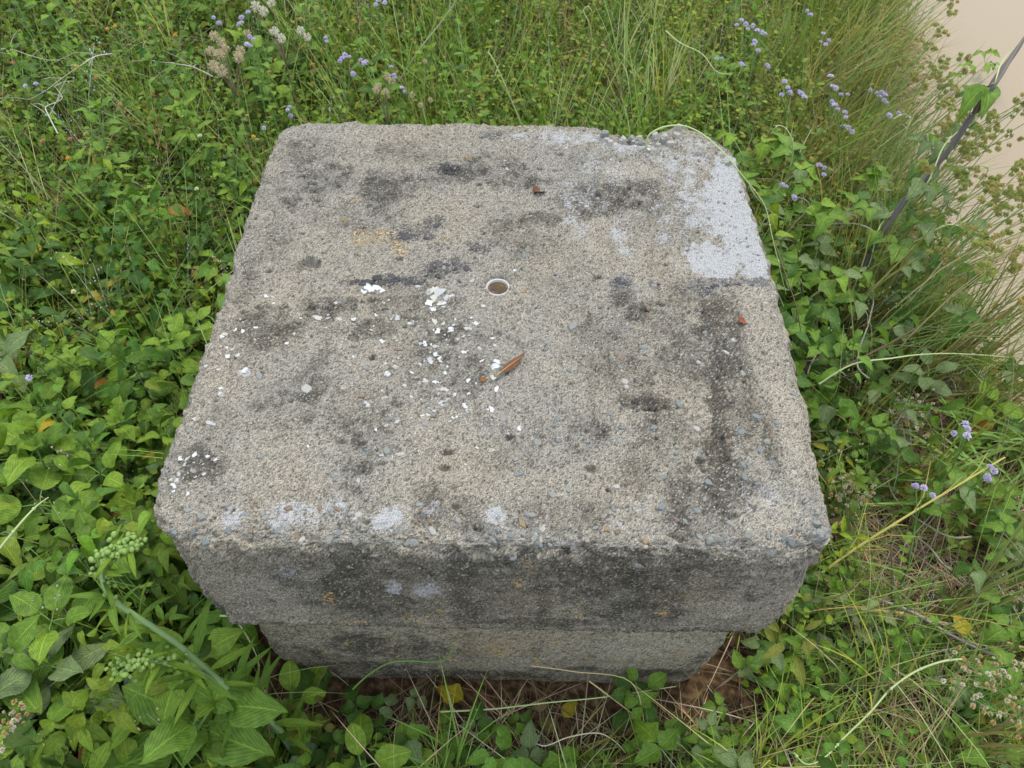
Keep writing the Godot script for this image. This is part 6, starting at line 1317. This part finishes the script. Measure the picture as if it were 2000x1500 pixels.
		var c := Vector3.ZERO
		for p in q[1]:
			c += v3(p) / q[1].size()
		var foot := ground_pt(c.x, c.z + 0.04)
		var st := SurfaceTool.new()
		st.begin(Mesh.PRIMITIVE_TRIANGLES)
		var fork := foot.lerp(c, 0.7)
		tube(st, [foot, foot.lerp(fork, 0.5) + Vector3(0.008, 0, 0), fork], 0.0022, 0.0016, 5)
		for p in q[1]:
			tube(st, [fork, fork.lerp(v3(p), 0.6) + Vector3(0, 0.004, 0), v3(p)], 0.0010, 0.0007, 4)
		st.generate_normals()
		part("stem", st.commit(), stem_mat.brown, o)
		for p in q[1]:
			part("seed_head", puff[n % 2], white_m if q[0].begins_with("whitish") else tan_m, o, Transform3D(Basis(Vector3.UP, r.randf() * 6.0).scaled(Vector3.ONE * p[3]), v3(p)))
			n += 1
		for k in 5:
			part("leaf", L.ovate[r.randi() % 4], GREEN.mid, o, aim(foot.lerp(fork, 0.25 + 0.13 * k), r.randf() * TAU, 0.3, 0.03))
	var tone := {"yellow": lin(0.75, 0.50, 0.03), "orange": lin(0.75, 0.30, 0.03), "pink": lin(0.62, 0.20, 0.22), "salmon": lin(0.65, 0.26, 0.17), "brick": lin(0.36, 0.12, 0.05), "white": lin(0.7, 0.7, 0.45), "plum": lin(0.09, 0.03, 0.06)}
	for q in [["yellow", -1.048, 0.288, -1.199], ["yellow", -1.032, 0.289, -1.212], ["pink", -0.938, 0.289, -1.202], ["orange", -0.865, 0.287, -1.172], ["yellow", -1.07, 0.281, -1.028], ["salmon", -1.006, 0.28, -0.981], ["pink", -1.232, 0.282, -1.04], ["salmon", -0.984, 0.273, -0.737], ["pink", -1.044, 0.272, -0.728], ["orange", -0.965, 0.271, -0.666], ["pink", -0.913, 0.276, -0.867], ["white", -0.698, 0.273, -0.755], ["yellow", -0.577, 0.273, -0.754], ["orange", -0.419, 0.291, -1.251], ["orange", -0.493, 0.282, -1.05], ["white", -0.657, 0.27, -0.567], ["brick", -0.846, 0.277, -0.908], ["brick", -0.788, 0.277, -0.896], ["pink", -1.061, 0.295, -1.339], ["white", -0.806, 0.27, -0.255], ["yellow", 1.03, 0.187, -0.358], ["plum", -0.826, 0.27, -0.101]]:
		var foot := ground_pt(q[1] + r.randfn(0, 0.02), q[3] + r.randfn(0, 0.02))
		var tip := Vector3(q[1], q[2], q[3])
		var o := thing("small_flower", describe("tiny " + ("brick red" if q[0] == "brick" else q[0]) + " flower", q[1], q[3]), "flower", Vector3.ZERO, 0.0, "tiny coloured flowers among the weeds")
		part("stem", tube_mesh([foot, foot.lerp(tip, 0.5) + Vector3(0.006, 0, 0.003), tip], 0.0013, 0.0009, 4), stem_mat.green, o)
		part("flower_head", fluff(34, 0.24, true, int(q[1] * 900) + 5000, 0.8), flat_material(tone[q[0]], 0.7, 0.2), o, Transform3D(Basis().scaled(Vector3.ONE * 0.0052), tip))
		for k in 2:
			part("leaf", L.ovate[k], GREEN.mid, o, aim(foot.lerp(tip, 0.55 + 0.2 * k), r.randf() * TAU, 0.3, 0.024))

func spikes(r: RandomNumberGenerator) -> void:
	# two stout hairy stems with narrow leaves and clustered green buds, nodding at the tips
	var bud := ball(8, 1.25)
	var bud_m := flat_material(lin(0.19, 0.30, 0.075), 0.6, 0.2)
	var stem_m := flat_material(lin(0.19, 0.29, 0.115), 0.75, 0.0)
	var names := ["taller budding flower spike arching over the flecked front corner, with a hooked tip", "lower budding flower spike leaning outward under the taller one"]
	var which := 0
	for path in [[[-0.282, 0.02, 0.505], [-0.306, 0.08, 0.479], [-0.333, 0.17, 0.468], [-0.365, 0.27, 0.46], [-0.394, 0.36, 0.449], [-0.425, 0.42, 0.442], [-0.445, 0.45, 0.433], [-0.453, 0.47, 0.417], [-0.449, 0.485, 0.403], [-0.433, 0.49, 0.394], [-0.415, 0.49, 0.382]], [[-0.293, 0.03, 0.501], [-0.318, 0.1, 0.474], [-0.356, 0.22, 0.464], [-0.375, 0.31, 0.468], [-0.397, 0.35, 0.473], [-0.42, 0.37, 0.479], [-0.446, 0.36, 0.487]]]:
		var p := smooth_path(v3s(path), 6)
		var o := thing("flower_spike", names[which], "budding plant")
		part("stem", tube_mesh(p, 0.0050, 0.0024, 9), stem_m, o)
		var n := p.size()
		for i in range(3, n, 2 if which == 0 else 2):
			var t := float(i) / n
			if t < 0.72:
				for k in 2:
					var up := r.randf_range(-0.1, 1.0)
					part("leaf", L.slim[r.randi() % 4], GREEN.mid_fine if r.randf() < 0.6 else GREEN.bright_fine, o, aim(p[i], r.randf() * TAU, up, r.randf_range(0.045, 0.095) * (1.1 - 0.5 * t), r.randfn(0, 0.4)))
			else:
				part("leaf", L.slim[r.randi() % 4], GREEN.bright_fine, o, aim(p[i], r.randf() * TAU, r.randf_range(0.0, 0.8), r.randf_range(0.022, 0.05)))
			if t > 0.55 and (t > 0.78 or i % 4 == 1):
				for k in (18 if t > 0.78 else 6):
					var off := Vector3(r.randfn(0, 0.0055), r.randfn(0.002, 0.0045), r.randfn(0, 0.0055)) * (1.0 if which == 0 else 1.35)
					part("bud", bud, bud_m, o, Transform3D(Basis(Vector3(r.randf(), r.randf(), r.randf()).normalized(), r.randf() * 3.0).scaled(Vector3.ONE * r.randf_range(0.0021, 0.0036)), p[i] + off))
		which += 1

func waterside(r: RandomNumberGenerator) -> void:
	var burr := [fluff(60, 0.13, false, 25, 0.3), fluff(50, 0.14, false, 26, 0.3)]
	var burr_m := [flat_material(lin(0.30, 0.33, 0.07), 0.8, 0.25), flat_material(lin(0.24, 0.29, 0.06), 0.8, 0.25), flat_material(lin(0.36, 0.31, 0.09), 0.8, 0.25)]
	var blade_m := flat_material(lin(0.13, 0.20, 0.045), 0.5, 0.4)
	var n := 0
	for q in [[0.952, -1.19], [0.927, -1.051], [0.982, -0.9], [0.965, -0.815], [0.932, -0.68], [0.887, -0.752], [0.837, -0.572], [0.782, -0.477], [0.801, -0.416], [0.888, -0.547], [0.96, -1.285], [0.789, -0.332]]:
		var x: float = q[0]
		var z: float = q[1]
		var o := thing("sedge_clump", describe("yellow brown headed sedge", x, z), "sedge", ground_pt(x, z), 0.0, "sedges along the edge of the water")
		for k in 8:
			var h := r.randf_range(0.28, 0.44)
			var out := Vector3(r.randf_range(0.06, 0.22), 0, r.randfn(-0.02, 0.06))
			var f := Vector3(r.randfn(0, 0.03), -0.02, r.randfn(0, 0.03))
			var tip := f + Vector3(0, h, 0) + out
			part("stem", tube_mesh([f, f + Vector3(0, h * 0.5, 0) + out * 0.3, f + Vector3(0, h * 0.82, 0) + out * 0.68, tip], 0.0016, 0.0009, 4), stem_mat.green if r.randf() < 0.7 else stem_mat.straw, o)
			for j in r.randi_range(4, 8):
				part("seed_head", burr[(k + j) % 2], burr_m[(n + k + j) % 3], o, Transform3D(Basis(Vector3.UP, r.randf() * 6.0).scaled(Vector3.ONE * r.randf_range(0.005, 0.0088)), tip + Vector3(r.randfn(0, 0.0115), r.randfn(0, 0.009), r.randfn(0, 0.0115))))
		for k in 10:
			var st := SurfaceTool.new()
			st.begin(Mesh.PRIMITIVE_TRIANGLES)
			blade(st, Vector3(r.randfn(0, 0.03), -0.02, r.randfn(0, 0.03)), r.randfn(0.0, 0.9), r.randf_range(0.25, 0.42), r.randf_range(0.1, 0.3), 0.0026, 8)
			st.generate_normals()
			part("blade", st.commit(), blade_m, o)
		n += 1
	var strap_m := flat_material(lin(0.16, 0.30, 0.055), 0.4, 0.5)
	var strap_d := flat_material(lin(0.10, 0.21, 0.045), 0.4, 0.5)
	var who := ["big strap leaved tussock fanning out over dark hollow ground", "darker strap leaved tussock just before the big one"]
	n = 0
	for q in [[1.084, -0.169], [1.004, -0.001]]:
		var o := thing("strap_leaved_tussock", who[n], "tussock", ground_pt(q[0], q[1]))
		for k in 26:
			var st := SurfaceTool.new()
			st.begin(Mesh.PRIMITIVE_TRIANGLES)
			blade(st, Vector3(r.randfn(0, 0.025), -0.02, r.randfn(0, 0.025)), r.randfn(PI * 0.98, 0.55), r.randf_range(0.16, 0.30), r.randf_range(0.16, 0.40), r.randf_range(0.0045, 0.0070), 10)
			st.generate_normals()
			part("blade", st.commit(), strap_m if k % 3 > 0 else strap_d, o)
		n += 1
	# clouds of tiny dried flower heads on hair thin branches
	var bead := [fluff(22, 0.3, true, 35, 0.7), fluff(26, 0.28, true, 36, 0.7)]
	var bead_m := [flat_material(lin(0.55, 0.48, 0.34), 0.9, 0.2), flat_material(lin(0.50, 0.33, 0.14), 0.9, 0.2), flat_material(lin(0.62, 0.58, 0.48), 0.9, 0.2)]
	var said := ["big beige cloud of tiny dried flower heads beyond the knobbly front corner", "beige dried flower heads above the thatch beside the block", "cream flower flecks at the top of the bank near the water", "grey beige dried flower cluster below the budding flower spikes", "small whitish dried flower spray beyond the thick yellowish branch", "faint beige flower spray under the long yellow reed stalk"]
	n = 0
	for q in [[0.713, 0.415, 0.22, 1.0], [0.768, -0.123, 0.16, 0.8], [1.101, -1.419, 0.2, 1.1], [-0.67, 0.505, 0.2, 0.75], [0.872, 0.21, 0.1, 0.6], [0.617, 0.057, 0.14, 0.6]]:
		var o := thing("dried_flower_cloud", said[n], "dried flowers", ground_pt(q[0], q[1]))
		var h: float = q[2]
		var s: float = q[3]
		var st := SurfaceTool.new()
		st.begin(Mesh.PRIMITIVE_TRIANGLES)
		tube(st, [Vector3(0, -0.01, 0), Vector3(0.01, h * 0.3, 0), Vector3(0.0, h * 0.6, 0)], 0.0022, 0.0014, 5)
		var tips := []
		for k in 11:
			var b := Vector3(r.randfn(0, 0.022), h * r.randf_range(0.7, 0.92), r.randfn(0, 0.022)) * Vector3(s, 1, s)
			tube(st, [Vector3(0, h * r.randf_range(0.35, 0.6), 0), b * Vector3(0.6, 0.95, 0.6), b], 0.0009, 0.0006, 4)
			for j in 7:
				var e := b + Vector3(r.randfn(0, 0.020), r.randf_range(0.0, 0.035), r.randfn(0, 0.020)) * s
				tube(st, [b, e], 0.0005, 0.0004, 3)
				tips.append(e)
		st.generate_normals()
		part("stem", st.commit(), stem_mat.green, o)
		for k in tips.size():
			part("flower_head", bead[k % 2], bead_m[(k * 7 + n) % 3], o, Transform3D(Basis(Vector3.UP, r.randf() * 6.0).scaled(Vector3.ONE * r.randf_range(0.0026, 0.0046)), tips[k]))
		for k in 6:
			part("leaf", L.lance[r.randi() % 4], GREEN.grey_fine, o, aim(Vector3(0, h * 0.1 * k, 0), r.randf() * TAU, 0.5, 0.05))
		n += 1

# ---------------------------------------------------------------- more plants of the same kinds, each on its own spot
func scattered() -> void:
	var r := RandomNumberGenerator.new()
	r.seed = 991
	var models := {}
	for style in 6:
		models[style] = []
		for k in 3:
			models[style].append(make_weed(style, r, 1.0))
	var spots := []
	var kinds := [["mint", 56], ["broad", 46], ["vine", 24], ["grass", 26]]
	for kd in kinds:
		var n := 0
		var tries := 0
		while n < kd[1] and tries < 6000:
			tries += 1
			var x := r.randf_range(-1.75, 1.3)
			var z := r.randf_range(-2.0, 0.62)
			if not in_view(x, z) or not clear_of_block(x, z, 0.055) or at_foot(x, z):
				continue
			var w := 0.0
			match kd[0]:
				"mint": w = w_left(x, z) * smoothstep(0.5, -0.2, z) + 0.25 * w_back(x, z)
				"broad": w = w_left(x, z) * smoothstep(-0.8, 0.1, z) + 0.1 * w_right(x, z)
				"vine": w = w_right(x, z) * (1.0 - smoothstep(0.8, 1.1, x)) * smoothstep(-1.1, -0.5, z) + 0.5 * w_front(x, z) + 0.1 * w_back(x, z)
				"grass": w = w_back(x, z) + 0.12 * w_left(x, z) + 0.3 * smoothstep(0.8, 1.1, x)
			var close := false
			for s in spots:
				if s.distance_to(Vector2(x, z)) < 0.075:
					close = true
			if close or r.randf() > w:
				continue
			spots.append(Vector2(x, z))
			n += 1
			var turn := r.randf() * TAU
			var size := r.randf_range(0.75, 1.1)
			match kd[0]:
				"mint":
					var tone: String = ["bright", "mid", "mid", "deep"][r.randi() % 4]
					var o: Node3D = models[5][r.randi() % 3].duplicate()
					tone_copy(o, tone, r)
					place(o, "paired_leaf_weed", describe({"bright": "light", "mid": "green", "deep": "dark"}[tone] + " paired leaf weed", x, z), "weed", x, z, turn, size, "paired leaf weeds")
				"broad":
					var tone: String = ["bright", "mid", "mid", "deep", "grey"][r.randi() % 5]
					var o: Node3D = models[r.randi() % 4][r.randi() % 3].duplicate()
					tone_copy(o, tone, r)
					place(o, "broad_leaved_weed", describe({"bright": "light", "mid": "green", "deep": "dark", "grey": "greyish"}[tone] + " broad leaved weed", x, z), "weed", x, z, turn, size * 0.9, "broad leaved weeds round the block")
				"vine":
					var tone: String = ["deep", "mid", "grey", "mid"][r.randi() % 4]
					place(make_vine(r, tone), "trailing_vine", describe({"deep": "dark", "mid": "green", "grey": "grey green"}[tone] + " lobed leaf vine", x, z), "vine", x, z, turn, size * 1.1, "trailing vines with three lobed leaflets")
				"grass":
					var o := Node3D.new()
					var gm := flat_material(lin(0.17, 0.28, 0.05) if r.randf() < 0.7 else lin(0.27, 0.30, 0.07), 0.5, 0.45)
					for k in 14:
						var st := SurfaceTool.new()
						st.begin(Mesh.PRIMITIVE_TRIANGLES)
						blade(st, Vector3(r.randfn(0, 0.012), -0.02, r.randfn(0, 0.012)), r.randf() * TAU, r.randf_range(0.2, 0.4), r.randf_range(0.03, 0.22), r.randf_range(0.0018, 0.0034), 8)
						st.generate_normals()
						part("blade", st.commit(), gm, o)
					place(o, "grass_tussock", describe("yellow green grass tussock", x, z), "grass", x, z, turn, size, "grass tussocks round the block")
	for style in models:
		for m in models[style]:
			m.free()

func tone_copy(o: Node3D, tone: String, r: RandomNumberGenerator) -> void:
	for m in o.get_children():
		if m.name.begins_with("leaf"):
			m.material_override = GREEN[tone]
			if r.randf() < 0.25:
				m.material_override = GREEN[["bright", "mid", "deep"][r.randi() % 3]]
			elif r.randf() < 0.03:
				m.material_override = GREEN[["yellow", "orange", "olive"][r.randi() % 3]]
			m.remove_meta("t")
